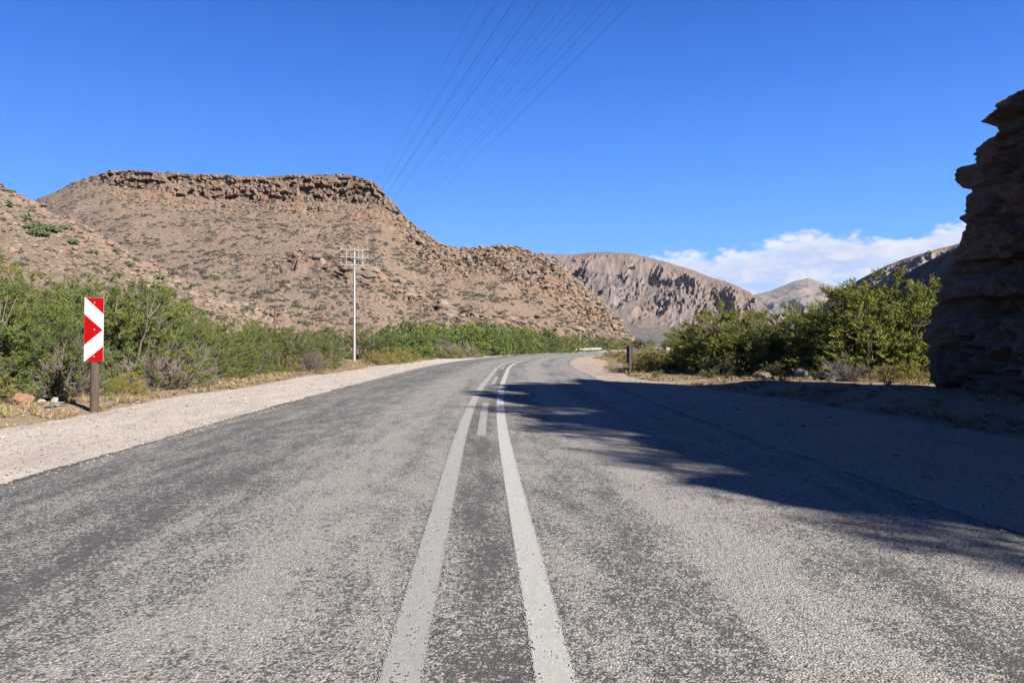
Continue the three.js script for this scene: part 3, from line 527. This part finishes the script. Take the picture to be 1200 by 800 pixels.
// a bush or small tree: limbs from the ground, sprays of small leaves on thin twigs through a lumpy dome
function plantGeos(seed, o) {
  const { H = 3, R = 1.6, clumps = 170, sprays = 5, leaves = 14, L = .075, W = .026, limbs = 7, low = .12, dead = 0, spread = .36, tones = [[.044, .075, .016], [.075, .112, .021], [.118, .142, .026]] } = o;
  const r = mulberry(seed), wood = [], pos = [], col = [], limbPts = [], lx = r() * 40;
  for (let i = 0; i < limbs; i++) {
    const th = (i + r() * .7) / limbs * 6.283, e = .25 + .7 * r(), end = new THREE.Vector3(Math.cos(th) * R * .8 * (1 - e * .55), H * (.3 + .4 * e), Math.sin(th) * R * .8 * (1 - e * .55)), b = new THREE.Vector3((r() - .5) * R * .25, -.12, (r() - .5) * R * .25), mid = b.clone().lerp(end, .5).add(new THREE.Vector3(Math.cos(th) * R * .12 + (r() - .5) * .3, -H * .04, Math.sin(th) * R * .12 + (r() - .5) * .3));
    const c = new THREE.QuadraticBezierCurve3(b, mid, end), pts = c.getPoints(7); pts.forEach((p, k) => { if (k && k < 7) p.add(new THREE.Vector3(r() - .5, r() - .5, r() - .5).multiplyScalar(.06 * H / 3)); });
    tubeBetween(pts, .045 * H / 3 * (1 + .5 * r()), .012, 5, wood); limbPts.push(...pts.slice(2));
  }
  const v = new THREE.Vector3(), ax = new THREE.Vector3(), tw = new THREE.Vector3(), side = new THREE.Vector3(), q = new THREE.Vector3();
  for (let i = 0; i < clumps; i++) {
    const th = r() * 6.283, cy = Math.pow(r(), .85), ph = Math.acos(clamp(cy, 0, 1)), dir = v.set(Math.sin(ph) * Math.cos(th), Math.cos(ph), Math.sin(ph) * Math.sin(th));
    const lump = 1 + .34 * n3(dir.x * 1.7 + lx, dir.y * 1.7, dir.z * 1.7) + .14 * n3(dir.x * 4 + lx, dir.y * 4, dir.z * 4), rad = Math.min(1.12, (.42 + .58 * Math.pow(r(), .55)) * lump);
    const base = new THREE.Vector3(dir.x * R * rad, H * (low + (1 - low) * Math.max(0, dir.y) * rad * .92) - (dir.y < .3 ? r() * H * low : 0), dir.z * R * rad);
    let near = limbPts[0], bd = 1e9; for (const p of limbPts) { const d = p.distanceToSquared(base) + (p.y > base.y ? .5 : 0); if (d < bd) { bd = d; near = p; } }
    const m = near.clone().lerp(base, .5); m.y -= .05 * H / 3; tubeBetween([near, m, base], .011, .005, 3, wood);
    ax.set(dir.x * .9, .35 + dir.y * .8, dir.z * .9).normalize();
    const tone = r(), bare = r() < dead;
    for (let s = 0; s < sprays; s++) {
      tw.set(ax.x + (r() - .5) * 1.3, ax.y + (r() - .5) * 1.1, ax.z + (r() - .5) * 1.3).normalize(); const tl = spread * H / 3 * (.6 + .7 * r()), tip = base.clone().addScaledVector(tw, tl); tip.y -= tl * .18 * r();
      tubeBetween([base, tip], .004, .0018, 3, wood); if (bare) continue;
      for (let k = 0; k < leaves; k++) {
        const f = .1 + .95 * (k + r() * .8) / leaves; q.copy(base).lerp(tip, f); q.y -= .05 * f * f; q.x += (r() - .5) * L * .9; q.y += (r() - .5) * L * .9; q.z += (r() - .5) * L * .9;
        side.set(r() - .5, r() - .5, r() - .5).normalize(); ax.set(tw.x * .7 + side.x, tw.y * .7 + side.y, tw.z * .7 + side.z).normalize();
        const nrm = new THREE.Vector3(r() - .5, r() - .5 + .25, r() - .5).cross(ax).normalize(), ll = L * (.6 + .7 * r()) * .5, ww = W * (.7 + .6 * r()) * .5;
        const A = [q.x - ax.x * ll, q.y - ax.y * ll, q.z - ax.z * ll], B = [q.x + nrm.x * ww, q.y + nrm.y * ww, q.z + nrm.z * ww], C = [q.x + ax.x * ll, q.y + ax.y * ll, q.z + ax.z * ll], D = [q.x - nrm.x * ww, q.y - nrm.y * ww, q.z - nrm.z * ww];
        pos.push(...A, ...B, ...C, ...A, ...C, ...D);
        const w = clamp(tone * .75 + .35 * r() , 0, .999) * 2, t0 = tones[w | 0], t1 = tones[Math.min(2, (w | 0) + 1)], fr = w % 1, g = .9 + .2 * r(), cc = [lerp(t0[0], t1[0], fr) * g, lerp(t0[1], t1[1], fr) * g, lerp(t0[2], t1[2], fr) * g];
        for (let z = 0; z < 6; z++) col.push(...cc);
      }
      ax.set(dir.x * .9, .35 + dir.y * .8, dir.z * .9).normalize();
    }
  }
  return { wood: fromList(wood), crown: pos.length ? fromList(pos, col) : null };
}
function plant(geos, mat, bark, x, d, sc, turn, name, label, category, group, y) {
  const g = new THREE.Group(); part(category === 'tree' ? 'trunk' : 'branches', geos.wood, bark, g); if (geos.crown) part(category === 'tree' ? 'crown' : 'foliage', geos.crown, mat, g);
  g.position.set(x, (y ?? groundY(x, d)) - .02, -d); g.rotation.y = turn; if (Array.isArray(sc)) g.scale.set(...sc); else g.scale.setScalar(sc);
  return add(g, name, label, category, group);
}
const thorn = [21, 22, 23, 24].map((s, i) => plantGeos(s, { H: 3, R: 1.75, clumps: 300, sprays: 6, leaves: 24, L: .06, W: .02, low: .07, limbs: 8, spread: [.3, .4, .26, .36][i], tones: [[.036, .062, .013], [.062, .094, .018], [.108, .125, .023]] }));
const thornFar = [31, 32, 33].map((s) => plantGeos(s, { H: 3, R: 2.0, clumps: 190, sprays: 4, leaves: 9, L: .15, W: .06, low: .06, limbs: 6 }));
const rnd = mulberry(77), on = (px, d) => bear(px) * d;
// left thicket, nearest first: [px, depth, height, kind]
const thicket = [
  [-60, 15.5, 3.1], [-8, 16.5, 3.2], [45, 18.2, 3.0], [70, 16.3, 1.9], [12, 20.5, 3.5], [100, 20, 2.9], [150, 19.5, 3.15], [143, 24, 3.5], [196, 21.5, 2.75], [228, 23.5, 2.9], [205, 27, 3.3], [262, 25, 2.6],
  [246, 30, 3.0], [292, 28, 2.55], [318, 31, 2.4], [345, 32, 2.05], [372, 34, 2.1], [378, 38, 2.0], [335, 39, 2.6], [422, 54, 2.5], [448, 52, 2.5], [300, 46, 3.3], [385, 52, 2.9], [120, 30, 3.5], [60, 27, 3.6], [0, 29, 3.8], [-50, 24, 3.7], [180, 38, 3.7],
];
const known = { '100,20': 'thorn bush directly behind the red and white hazard sign', '45,18.2': 'thorn bush rising behind the orange brown boulder', '70,16.3': 'shorter thorn bush between the boulder and the hazard sign', '378,38': 'thorn bush just short of the silver telegraph pole', '422,54': 'thorn bush standing right behind the silver telegraph pole', '448,52': 'thorn bush just past the silver telegraph pole', '318,31': 'thorn bush in front of the dark wooden telegraph pole', '335,39': 'thorn bush screening the foot of the dark wooden telegraph pole' };
thicket.forEach(([px, d, h], i) => plant(thorn[i % 4], [leafMats.green, leafMats.olive, leafMats.deep, leafMats.green, leafMats.olive][i % 5], i % 9 ? barkMat : greyBark, on(px, d), d, h / 3 * (px > 185 && px < 345 ? .8 : .95) * (.9 + .2 * rnd()), rnd() * 6.28, 'thorn_bush',
  known[px + ',' + d] || ['mid green thorn bush in the thicket behind the gravel verge', 'olive green thorn bush in the thicket behind the gravel verge', 'deep green thorn bush in the thicket behind the gravel verge', 'mid green thorn bush in the thicket behind the gravel verge', 'olive green thorn bush in the thicket behind the gravel verge'][i % 5], 'bush', 'thorn bushes of the roadside thicket'));
// farther belt following the bend
for (const [px, d, h, k] of [[462, 56, 2.6, 0], [474, 60, 3.3, 2], [492, 58, 2.7, 0], [508, 66, 3.2, 1], [524, 64, 2.7, 0], [540, 70, 3.2, 1], [553, 68, 3.8, 0], [570, 74, 3.4, 2], [584, 76, 3.0, 1], [598, 80, 3.6, 0], [612, 84, 3.3, 1], [626, 88, 2.9, 0], [640, 92, 3.1, 2], [652, 95, 2.8, 1], [664, 99, 2.9, 0], [676, 104, 2.6, 1], [690, 112, 2.8, 0], [704, 122, 2.6, 2], [718, 135, 2.6, 1], [732, 150, 2.5, 0], [748, 165, 2.4, 2], [762, 180, 2.4, 0], [780, 200, 2.6, 1], [800, 210, 2.6, 2], [532, 84, 3.4, 0], [500, 82, 3.4, 2], [560, 90, 3.6, 1], [594, 98, 3.6, 2], [620, 104, 3.6, 0]])
  plant(thornFar[k], [leafMats.green, leafMats.olive, leafMats.deep][k], barkMat, on(px, d), d, h / 3, rnd() * 6.28, 'thorn_bush', ['mid green thorn bush in the belt along the outside of the bend', 'olive thorn bush in the belt along the outside of the bend', 'deep green thorn bush in the belt along the outside of the bend'][k], 'bush', 'thorn bushes along the far side of the bend');
// the trees on the right
const karoo = [41, 42].map((s) => plantGeos(s, { H: 3, R: 1.9, clumps: 700, sprays: 6, leaves: 24, L: .06, W: .021, low: .05, limbs: 9, spread: .33, tones: [[.055, .08, .015], [.095, .12, .02], [.15, .155, .026]] }));
for (const [px, d, h, k, label] of [[1032, 23.5, 3.6, 0, 'tallest olive green thorn tree beside the dark cliff'], [990, 26, 3.45, 1, 'rounded olive thorn tree next to the tallest one by the cliff'], [1075, 24.5, 3.45, 2, 'thorn tree tucked right against the cliff edge'], [936, 27.5, 2.95, 2, 'green thorn tree in the middle of the row right of the bend'], [858, 29.5, 2.9, 0, 'outermost dark green thorn tree of the row beyond the low verge'], [822, 33, 2.5, 1, 'low thorn tree leaning out over the dry grass at the end of the row']])
  plant(karoo[k % 2], k === 2 ? leafMats.green : leafMats.olive, barkMat, on(px, d), d, [h / 3 * 1.12, h / 3, h / 3 * 1.12], rnd() * 6.28, 'thorn_tree', label, 'tree', null);
// low yellowish scrub, dead brush
const lowScrub = [51, 52, 53].map((s) => plantGeos(s, { H: 1, R: .85, clumps: 110, sprays: 6, leaves: 12, L: .05, W: .016, low: .05, limbs: 6, spread: .75, tones: [[.08, .095, .022], [.135, .135, .032], [.2, .165, .045]] }));
const deadBrush = [61, 62].map((s) => plantGeos(s, { H: 1.2, R: 1.0, clumps: 190, sprays: 6, leaves: 0, dead: 1, low: .04, limbs: 9, spread: .8 }));
for (const [px, d, h, m] of [[30, 16.4, .75, 'yellow'], [-6, 15, .6, 'yellow'], [436, 43, .8, 'olive'], [450, 44.5, .95, 'yellow'], [468, 47, 1.0, 'yellow'], [482, 50, .9, 'yellow'], [335, 30.5, .7, 'yellow'], [535, 62, 1.0, 'yellow'], [560, 66, .8, 'yellow'], [755, 34, .85, 'yellow'], [770, 36, .95, 'olive'], [786, 40, .85, 'yellow'], [760, 46, 1.0, 'yellow'], [748, 40, .7, 'yellow'], [742, 52, .9, 'olive'], [803, 37, .7, 'yellow'], [815, 32, .5, 'yellow'], [728, 60, .8, 'yellow'], [778, 56, .9, 'yellow'], [800, 60, .9, 'olive'], [715, 66, .7, 'yellow'], [372, 33.5, .8, 'olive'], [150, 17.5, .5, 'yellow'], [752, 31.5, .55, 'yellow'], [764, 32.5, .7, 'yellow'], [780, 33, .65, 'olive'], [795, 34, .6, 'yellow'], [790, 46, .9, 'yellow'], [808, 42, .8, 'yellow'], [770, 50, .9, 'olive'], [736, 46, .7, 'yellow'], [756, 58, .9, 'yellow'], [1064, 20.2, .6, 'yellow'], [1035, 20.6, .55, 'yellow']])
  plant(lowScrub[Math.floor(rnd() * 3)], leafMats[m], barkMat, on(px, d), d, h, rnd() * 6.28, 'low_shrub', (m === 'yellow' ? 'low yellowish shrub ' : 'low olive shrub ') + (px < 600 ? 'at the foot of the thicket left of the road' : 'on the dry verge inside the bend'), 'shrub', px < 600 ? 'low shrubs at the foot of the thicket' : 'low shrubs on the inside verge');
for (const [px, d, h] of [[205, 20.8, 1.35], [183, 19.4, 1.1], [362, 31, 1.0], [522, 62, 1.5], [545, 64, 1.4], [985, 22, .7], [1012, 21.4, .6], [72, 16.2, 1.2]])
  plant(deadBrush[Math.floor(rnd() * 2)], null, greyBark, on(px, d), d, h / 1.2, rnd() * 6.28, 'dead_bush', px < 600 ? 'leafless grey brush at the edge of the roadside thicket' : 'leafless grey brush in front of the tallest thorn tree', 'bush', px < 600 ? 'dead brush along the thicket' : 'dead brush below the trees');
// round dark bushes on the edge of the cliff's shadow
for (const [px, d, h, label] of [[845, 26, .85, 'round dark bush standing on the edge of the cliff shadow'], [772, 26.6, .3, 'tiny tuft bush on the shadow edge by the hazard post'], [905, 24, .6, 'low dark bush in front of the green thorn trees']])
  plant(lowScrub[1], leafMats.deep, barkMat, on(px, d), d, h, 1, 'verge_bush', label, 'bush', null);
// scrub rooted on the cliff's crest: it feathers the edge of the cliff's shadow on the road
for (const [x, d, h, y] of [[12.0, -4.4, 1.0, 6.4], [12.1, -3.4, 1.2, 6.7], [12.1, -2.5, 1.3, 7.1], [12.2, -1.5, 1.1, 7.1], [12.0, -.3, 1.4, 7.6], [12.0, .9, 1.0, 7.4], [12.2, 1.9, 1.5, 8.1], [12.3, 3.2, 1.2, 7.8], [12.1, 5.9, .9, 9.2], [12.1, 7.4, 1.1, 7.3], [12.2, 9.3, 1.0, 7.7], [12.2, 11.5, .9, 8.2]])
  plant(thorn[1], leafMats.deep, barkMat, x, d, h / 3, d, 'cliff_top_bush', 'small bush growing on the crest of the cliff, throwing feathery shade', 'bush', 'bushes on the cliff crest', y);
// dry grass
{
  const tuft = (seed) => { const r = mulberry(seed), pos = []; for (let i = 0; i < 34; i++) { const th = r() * 6.283, b = r() * .12, h = .4 + .6 * r(), ln = .25 + .5 * r(), w = .012 + .01 * r(), x = Math.cos(th) * b, z = Math.sin(th) * b, ex = x + Math.cos(th) * ln, ez = z + Math.sin(th) * ln, px = -Math.sin(th) * w, pz = Math.cos(th) * w; pos.push(x - px, -.05, z - pz, x + px, -.05, z + pz, (x + ex) / 2 - px * .5, h * .75, (z + ez) / 2 - pz * .5, x + px, -.05, z + pz, (x + ex) / 2 + px * .5, h * .75, (z + ez) / 2 + pz * .5, (x + ex) / 2 - px * .5, h * .75, (z + ez) / 2 - pz * .5, (x + ex) / 2 - px * .5, h * .75, (z + ez) / 2 - pz * .5, (x + ex) / 2 + px * .5, h * .75, (z + ez) / 2 + pz * .5, ex, h, ez); } return fromList(pos); };
  const r = mulberry(9), lists = [[], []];
  for (let i = 0; i < 26000; i++) {
    const right = r() > .6, s = -6 + 110 * Math.pow(r(), 1.6), e = Math.pow(r(), 1.6) * (right ? 9 : 4.5), edge = right ? shoulderR(s) - .15 : shoulderL(s) + .15, t = right ? edge + e : edge - e, [x, z] = roadAt(s, t);
    if (n2(x * .5, z * .5) + .5 * n2(x * 1.7, z * 1.7) < (right ? -.05 : -.25) + .3 * r()) continue; if (right && x > 9.6 && -z < 18.5) continue;
    const h = .05 + .15 * r() * r() * r() + .06 * r(), g = .8 + .4 * r(), k = r();
    lists[i & 1].push({ p: [x, groundY(x, -z) + .01, z], s: [h * 1.9, h, h * 1.9], ry: r() * 6.28, c: (k < .5 ? [.21, .155, .085] : k < .82 ? [.165, .115, .065] : [.11, .11, .042]).map((v) => v * g) });
  }
  lists.forEach((l, k) => add(instanced(tuft(5 + k), std(1, 1, 1, 1, { side: THREE.DoubleSide }), l), 'dry_grass', 'straw coloured dry grass along the edges of the gravel', 'grass', null, 'stuff'));
}
// ---------------------------------------------------------------- loose stones
{
  const r = mulberry(19), lists = [[], [], []];
  for (let i = 0; i < 30000; i++) {
    const right = r() > .62, s = 1 + 46 * Math.pow(r(), 1.7), [a, b] = right ? [EDGE_R - .35, shoulderR(s) + .8] : [EDGE_L + .4, shoulderL(s) - .8], t = lerp(a, b, Math.pow(r(), .9)), [x, z] = roadAt(s, t), k = r(), g = .75 + .5 * r(), sz = .006 + .008 * r() + (r() > .985 ? .03 * r() : 0), off = (t - a) / (b - a);
    lists[i % 3].push({ p: [x, (off > .86 ? groundY(x, -z) : t > EDGE_L && t < EDGE_R ? .024 : .004) + sz * .35, z], s: [sz * (1 + .4 * r()), sz * .75, sz], ry: r() * 6.28, c: (k < .6 ? [.5, .45, .41] : k < .85 ? [.46, .36, .29] : [.24, .22, .2]).map((v) => v * g) });
  }
  lists.forEach((l, k) => add(instanced(rockLow[k], rockMat, l), 'gravel', 'loose pebbles strewn over the gravel shoulders', 'gravel', null, 'stuff'));
  const one = (px, d, s, geo, c, name, label, group, sink = .3) => { const m = new THREE.Mesh(geo, std(...c, 1)), x = on(px, d); m.position.set(x, groundY(x, d) + s[1] * (.75 - sink), -d); m.scale.set(...s); m.rotation.y = r() * 6.28; add(m, name, label, 'rock', group); };
  one(26, 14.9, [.19, .2, .17], rockHi[0], [.125, .066, .042], 'boulder', 'orange brown boulder left of the hazard sign post');
  one(66, 15.1, [.10, .11, .09], rockHi[1], [.15, .138, .128], 'stone', 'whitish upright stone between boulder and hazard sign');
  one(48, 15.0, [.08, .07, .06], rockHi[2], [.15, .138, .125], 'stone', 'small pale stone beside the orange boulder');
  for (let i = 0; i < 16; i++) one(32 + 40 * r(), 14.1 + .75 * r(), [.08 + .1 * r(), .045, .07 + .05 * r()], slabLow[i % 3], i % 4 ? [.05, .05, .052] : [.17, .16, .155], 'rubble_piece', 'flat chunk of broken asphalt heaped by the orange boulder', 'broken asphalt by the boulder', .1);
  one(942, 23, [.42, .33, .36], rockHi[1], [.085, .08, .08], 'boulder', 'grey boulder on the shaded verge below the trees');
  one(893, 23.6, [.3, .2, .26], rockHi[2], [.075, .064, .055], 'boulder', 'low brown boulder by the low dark bush on the verge');
  for (let i = 0; i < 40; i++) { const left = r() > .45, s = 12 + 30 * r(), t = left ? shoulderL(s) - .2 - 1.6 * r() : shoulderR(s) + .2 + 3 * r(), [x, z] = roadAt(s, t), q = .03 + .09 * r() * r(); const m = new THREE.Mesh(rockLow[i % 5], std(.15 * (.7 + .5 * r()), .115, .09, 1)); m.position.set(x, groundY(x, -z) + q * .3, z); m.scale.set(q * 1.2, q, q); m.rotation.y = r() * 6; add(m, 'stone', left ? 'small stone in the dry grass edging the left gravel' : 'small stone in the dry grass edging the right gravel', 'rock', left ? 'stones along the left verge' : 'stones along the right verge'); }
}

// ---------------------------------------------------------------- hazard signs
const woodTex = dataTex(256, 512, (i, j, o) => { const g = n2(i * .09, j * .006) * .5 + n2(i * .3, j * .02) * .3 + n2(i * .02, j * .05) * .3, v = .03 * (1 + .6 * g) + .02 * (hash(i, j) - .5), cr = sstep(.62, .75, n2(i * .12 + 7, j * .004)) * .6; o[0] = v * 1.25 * (1 - cr); o[1] = v * .82 * (1 - cr); o[2] = v * .6 * (1 - cr); });
const woodMat = std(1, 1, 1, .95, { map: woodTex, bumpMap: woodTex, bumpScale: .004 });
function postGeo(r, h) { const pts = [[0, 0]]; pts.length = 0; pts.push(new THREE.Vector2(0, -.3), new THREE.Vector2(r, -.3), new THREE.Vector2(r * .985, h * .5), new THREE.Vector2(r * .95, h - .012), new THREE.Vector2(r * .8, h), new THREE.Vector2(0, h)); return new THREE.LatheGeometry(pts, 20); }
function plateShape(w, h, rad) { const s = new THREE.Shape(); s.moveTo(-w / 2 + rad, 0); s.lineTo(w / 2 - rad, 0); s.quadraticCurveTo(w / 2, 0, w / 2, rad); s.lineTo(w / 2, h - rad); s.quadraticCurveTo(w / 2, h, w / 2 - rad, h); s.lineTo(-w / 2 + rad, h); s.quadraticCurveTo(-w / 2, h, -w / 2, h - rad); s.lineTo(-w / 2, rad); s.quadraticCurveTo(-w / 2, 0, -w / 2 + rad, 0); return s; }
function hazardSign(w, h, y0, rPost, mirror, back = [.16, .16, .16], wood = woodMat) {
  const g = new THREE.Group(), plate = part('sign_plate', new THREE.ExtrudeGeometry(plateShape(w, h, .008), { depth: .004, bevelEnabled: true, bevelSize: .001, bevelThickness: .001, bevelSegments: 1 }), std(...back, .7, { metalness: .2 }), g);
  plate.position.set(0, y0, rPost + .004);
  const cv = document.createElement('canvas'); cv.width = 256; cv.height = 912; const c = cv.getContext('2d');
  c.fillStyle = '#84868f'; c.fillRect(0, 0, 256, 912); c.fillStyle = '#6a0204';
  const tri = (...p) => { c.beginPath(); p.forEach(([x, y], i) => c[i ? 'lineTo' : 'moveTo'](x * 256, y * 912)); c.closePath(); c.fill(); };
  tri([.05, 0], [1, 0], [1, .255]); tri([0, .26], [.96, .503], [0, .745]); tri([1, .76], [1, 1], [.04, 1]);
  const rs = mulberry(4); for (let i = 0; i < 260; i++) { c.fillStyle = 'rgba(90,70,50,' + (.03 + .06 * rs()) + ')'; const y = 912 * Math.pow(rs(), .6); c.fillRect(256 * rs(), y, 1 + 3 * rs(), 1 + 9 * rs()); }
  const t = new THREE.CanvasTexture(cv); t.colorSpace = THREE.SRGBColorSpace;
  const face = part('chevron_face', new THREE.PlaneGeometry(w - .006, h - .006), new THREE.MeshPhysicalMaterial({ map: t, roughness: .9, specularIntensity: .12 }), g); face.position.set(0, y0 + h / 2, rPost + .004 + .0085);
  if (mirror) face.scale.x = -1;
  for (const k of [.08, .5, .92]) { const b = part('bolt', new THREE.CylinderGeometry(.009, .011, .008, 10), std(.6, .6, .62, .4, { metalness: .7 }), g); b.rotation.x = Math.PI / 2; b.position.set(.01, y0 + h * k, rPost + .004 + .0115); }
  part('post', postGeo(rPost, y0 + h * .94), wood, g);
  return g;
}
{
  const s = hazardSign(.335, 1.21, .98, .08, false); s.position.set(on(110, 13.9), -.03, -13.9); s.rotation.set(0, .22, -.012);
  add(s, 'hazard_sign', 'red and white chevron hazard sign on a brown wooden post', 'road sign');
  const b = hazardSign(.24, .74, .53, .05, true, [.03, .03, .03], std(.028, .021, .017, .95)); b.position.set(on(738, 29.4), -.02, -29.4); b.rotation.y = Math.PI - .25;
  add(b, 'hazard_sign', 'dark hazard sign seen from behind on the inner gravel of the bend', 'road sign');
  const m = hazardSign(.3, .9, .1, .05, false); const [mx, mz] = roadAt(99.6, -5.3); m.position.set(mx, -.03, mz); m.rotation.y = -.1;
  add(m, 'hazard_sign', 'small distant red and white marker at the end of the guardrail', 'road sign');
}
// ---------------------------------------------------------------- telegraph poles and wires
const steel = std(.15, .155, .165, .6, { metalness: .2 }), glassIns = std(.2, .205, .2, .3), woodDark = std(.055, .034, .025, .95);
const WD = new THREE.Vector2(11.1, 36.3).normalize();   // the wires' run on the ground (x, towards the viewer)
function crossPole(h, r, mat, arms, armHalf, pins, braces) {
  const g = new THREE.Group(); part('pole', new THREE.CylinderGeometry(r * .7, r, h + .5, 14).translate(0, h / 2 - .25, 0), mat, g);
  for (const y of arms) {
    const a = part('crossarm', new THREE.BoxGeometry(armHalf * 2, .038, .04).translate(0, y, r + .036), mat, g);
    for (const u of pins) { part('insulator', new THREE.LatheGeometry([[0, 0], [.012, 0], [.012, .04], [.024, .045], [.028, .07], [.02, .085], [.024, .105], [.014, .125], [0, .13]].map(([x, yy]) => new THREE.Vector2(x, yy)), 9).translate(u, y + .044, r + .036), glassIns, a); }
  }
  if (braces) for (const sgn of [-1, 1]) part('brace', new THREE.BoxGeometry(.03, arms[0] - arms[arms.length - 1] + .1, .03).translate(sgn * armHalf * .55, (arms[0] + arms[arms.length - 1]) / 2, r + .09), mat, g);
  for (let k = 0; k < (braces ? 8 : 0); k++) { const st = part('step', new THREE.CylinderGeometry(.012, .012, .34, 6).rotateZ(Math.PI / 2).translate(0, 2.6 + k * .45, 0), mat, g); }
  return g;
}
const pins = [-.86, -.56, -.24, .24, .56, .86], armY = [7.42, 6.92, 6.42];
const wireTurn = Math.atan2(11.1, 36.3);
const P1 = new THREE.Vector3(on(415, 48.5), groundY(on(415, 48.5), 48.5), -48.5), L12 = 92, P2 = P1.clone().add(new THREE.Vector3(WD.x * L12, 0, WD.y * L12)); P2.y = .5;
{
  const a = crossPole(7.55, .095, steel, armY, .93, pins, true); a.position.copy(P1); a.rotation.y = wireTurn; add(a, 'telegraph_pole', 'tall silver telegraph pole with three crossarms beside the gravel', 'utility pole');
  const b = a.clone(); b.position.copy(P2); b.userData = { ...a.userData }; add(b, 'telegraph_pole', 'silver telegraph pole behind the viewer carrying the other wire ends', 'utility pole');
  const c = crossPole(4.6, .15, woodDark, [4.45, 4.1], .68, [-.6, -.35, .35, .6], false); c.position.set(on(322, 75), groundY(on(322, 75), 75), -75); c.rotation.y = .3; add(c, 'telegraph_pole', 'dark wooden telegraph pole half hidden among the bushes', 'utility pole');
  const d = crossPole(2.9, .06, steel, [2.8], .2, [-.15, .15], false); d.position.set(on(680, 106), 0, -106); add(d, 'telegraph_pole', 'thin pale pole beyond the guardrail', 'utility pole');
  const wm = std(.06, .06, .065, .6);
  for (const y of armY) for (const u of pins) {
    if (y === armY[2] && Math.abs(u) < .3) continue;
    const off = new THREE.Vector3(Math.cos(wireTurn) * u + Math.sin(wireTurn) * .14, y + .16, -Math.sin(wireTurn) * u + Math.cos(wireTurn) * .14), A = P1.clone().add(off), B = P2.clone().add(off), sag = .32 + .1 * n2(u * 3, y), pts = [];
    for (let k = 0; k <= 24; k++) { const f = k / 24, p = A.clone().lerp(B, f); p.y -= sag * 4 * f * (1 - f) - .0; pts.push(p); }
    const pos = []; tubeBetween(pts, .0027, .0027, 4, pos);
    add(new THREE.Mesh(fromList(pos), wm), 'overhead_wire', 'thin dark telegraph wire strung overhead from the silver pole', 'wire', 'telegraph wires overhead');
  }
}
// ---------------------------------------------------------------- guardrail and the small bridge parapet
{
  const rail = new THREE.Group(), galv = std(.6, .62, .64, .42, { metalness: .5 }), prof = [[0, 0], [.02, .03], [.07, .07], [.07, .11], [.02, .15], [.02, .18], [.07, .22], [.07, .26], [.02, .3], [0, .32]], s0 = 100.5, s1 = 112;
  const g = gridMesh(prof.length - 1, 40, (i, j) => { const s = lerp(s0, s1, j / 40), [x, z] = roadAt(s, -5.05 + prof[i][0]); return { p: [x, .3 + prof[i][1], z] }; }); g.deleteAttribute('color');
  part('rail_beam', g, std(.18, .185, .19, .6, { metalness: .1, side: THREE.DoubleSide }), rail);
  for (let s = s0 + .3; s < s1; s += 1.9) { const [x, z] = roadAt(s, -5.2), p = part('rail_post', new THREE.BoxGeometry(.13, .95, .13), woodMat, rail); p.position.set(x, .15, z); }
  add(rail, 'guardrail', 'short galvanised guardrail on the outside of the bend', 'guardrail');
  const br = new THREE.Group(), conc = std(.24, .235, .225, .9), rust = std(.12, .06, .045, .9), sB = [112, 126];
  const rp = (s, y, w, h, l, m, n) => { const [x, z] = roadAt(s, 4.9), [x2, z2] = roadAt(s + 1, 4.9), p = part(n, new THREE.BoxGeometry(w, h, l), m, br); p.position.set(x, y, z); p.rotation.y = Math.atan2(x2 - x, z2 - z); return p; };
  rp(sB[0], .25, .4, .9, .7, conc, 'end_post'); rp(sB[1], .3, .4, 1.0, .7, conc, 'end_post');
  for (const y of [.35, .62, .88]) rp((sB[0] + sB[1]) / 2, y, .16, .17, sB[1] - sB[0] - .9, rust, 'rail'); for (let s = sB[0] + 2.8; s < sB[1] - 1; s += 2.8) rp(s, .3, .2, 1.1, .2, rust, 'rail_post');
  add(br, 'bridge_parapet', 'small rusty bridge parapet with white end posts beyond the bend', 'bridge');
}
renderer.render(scene, camera);
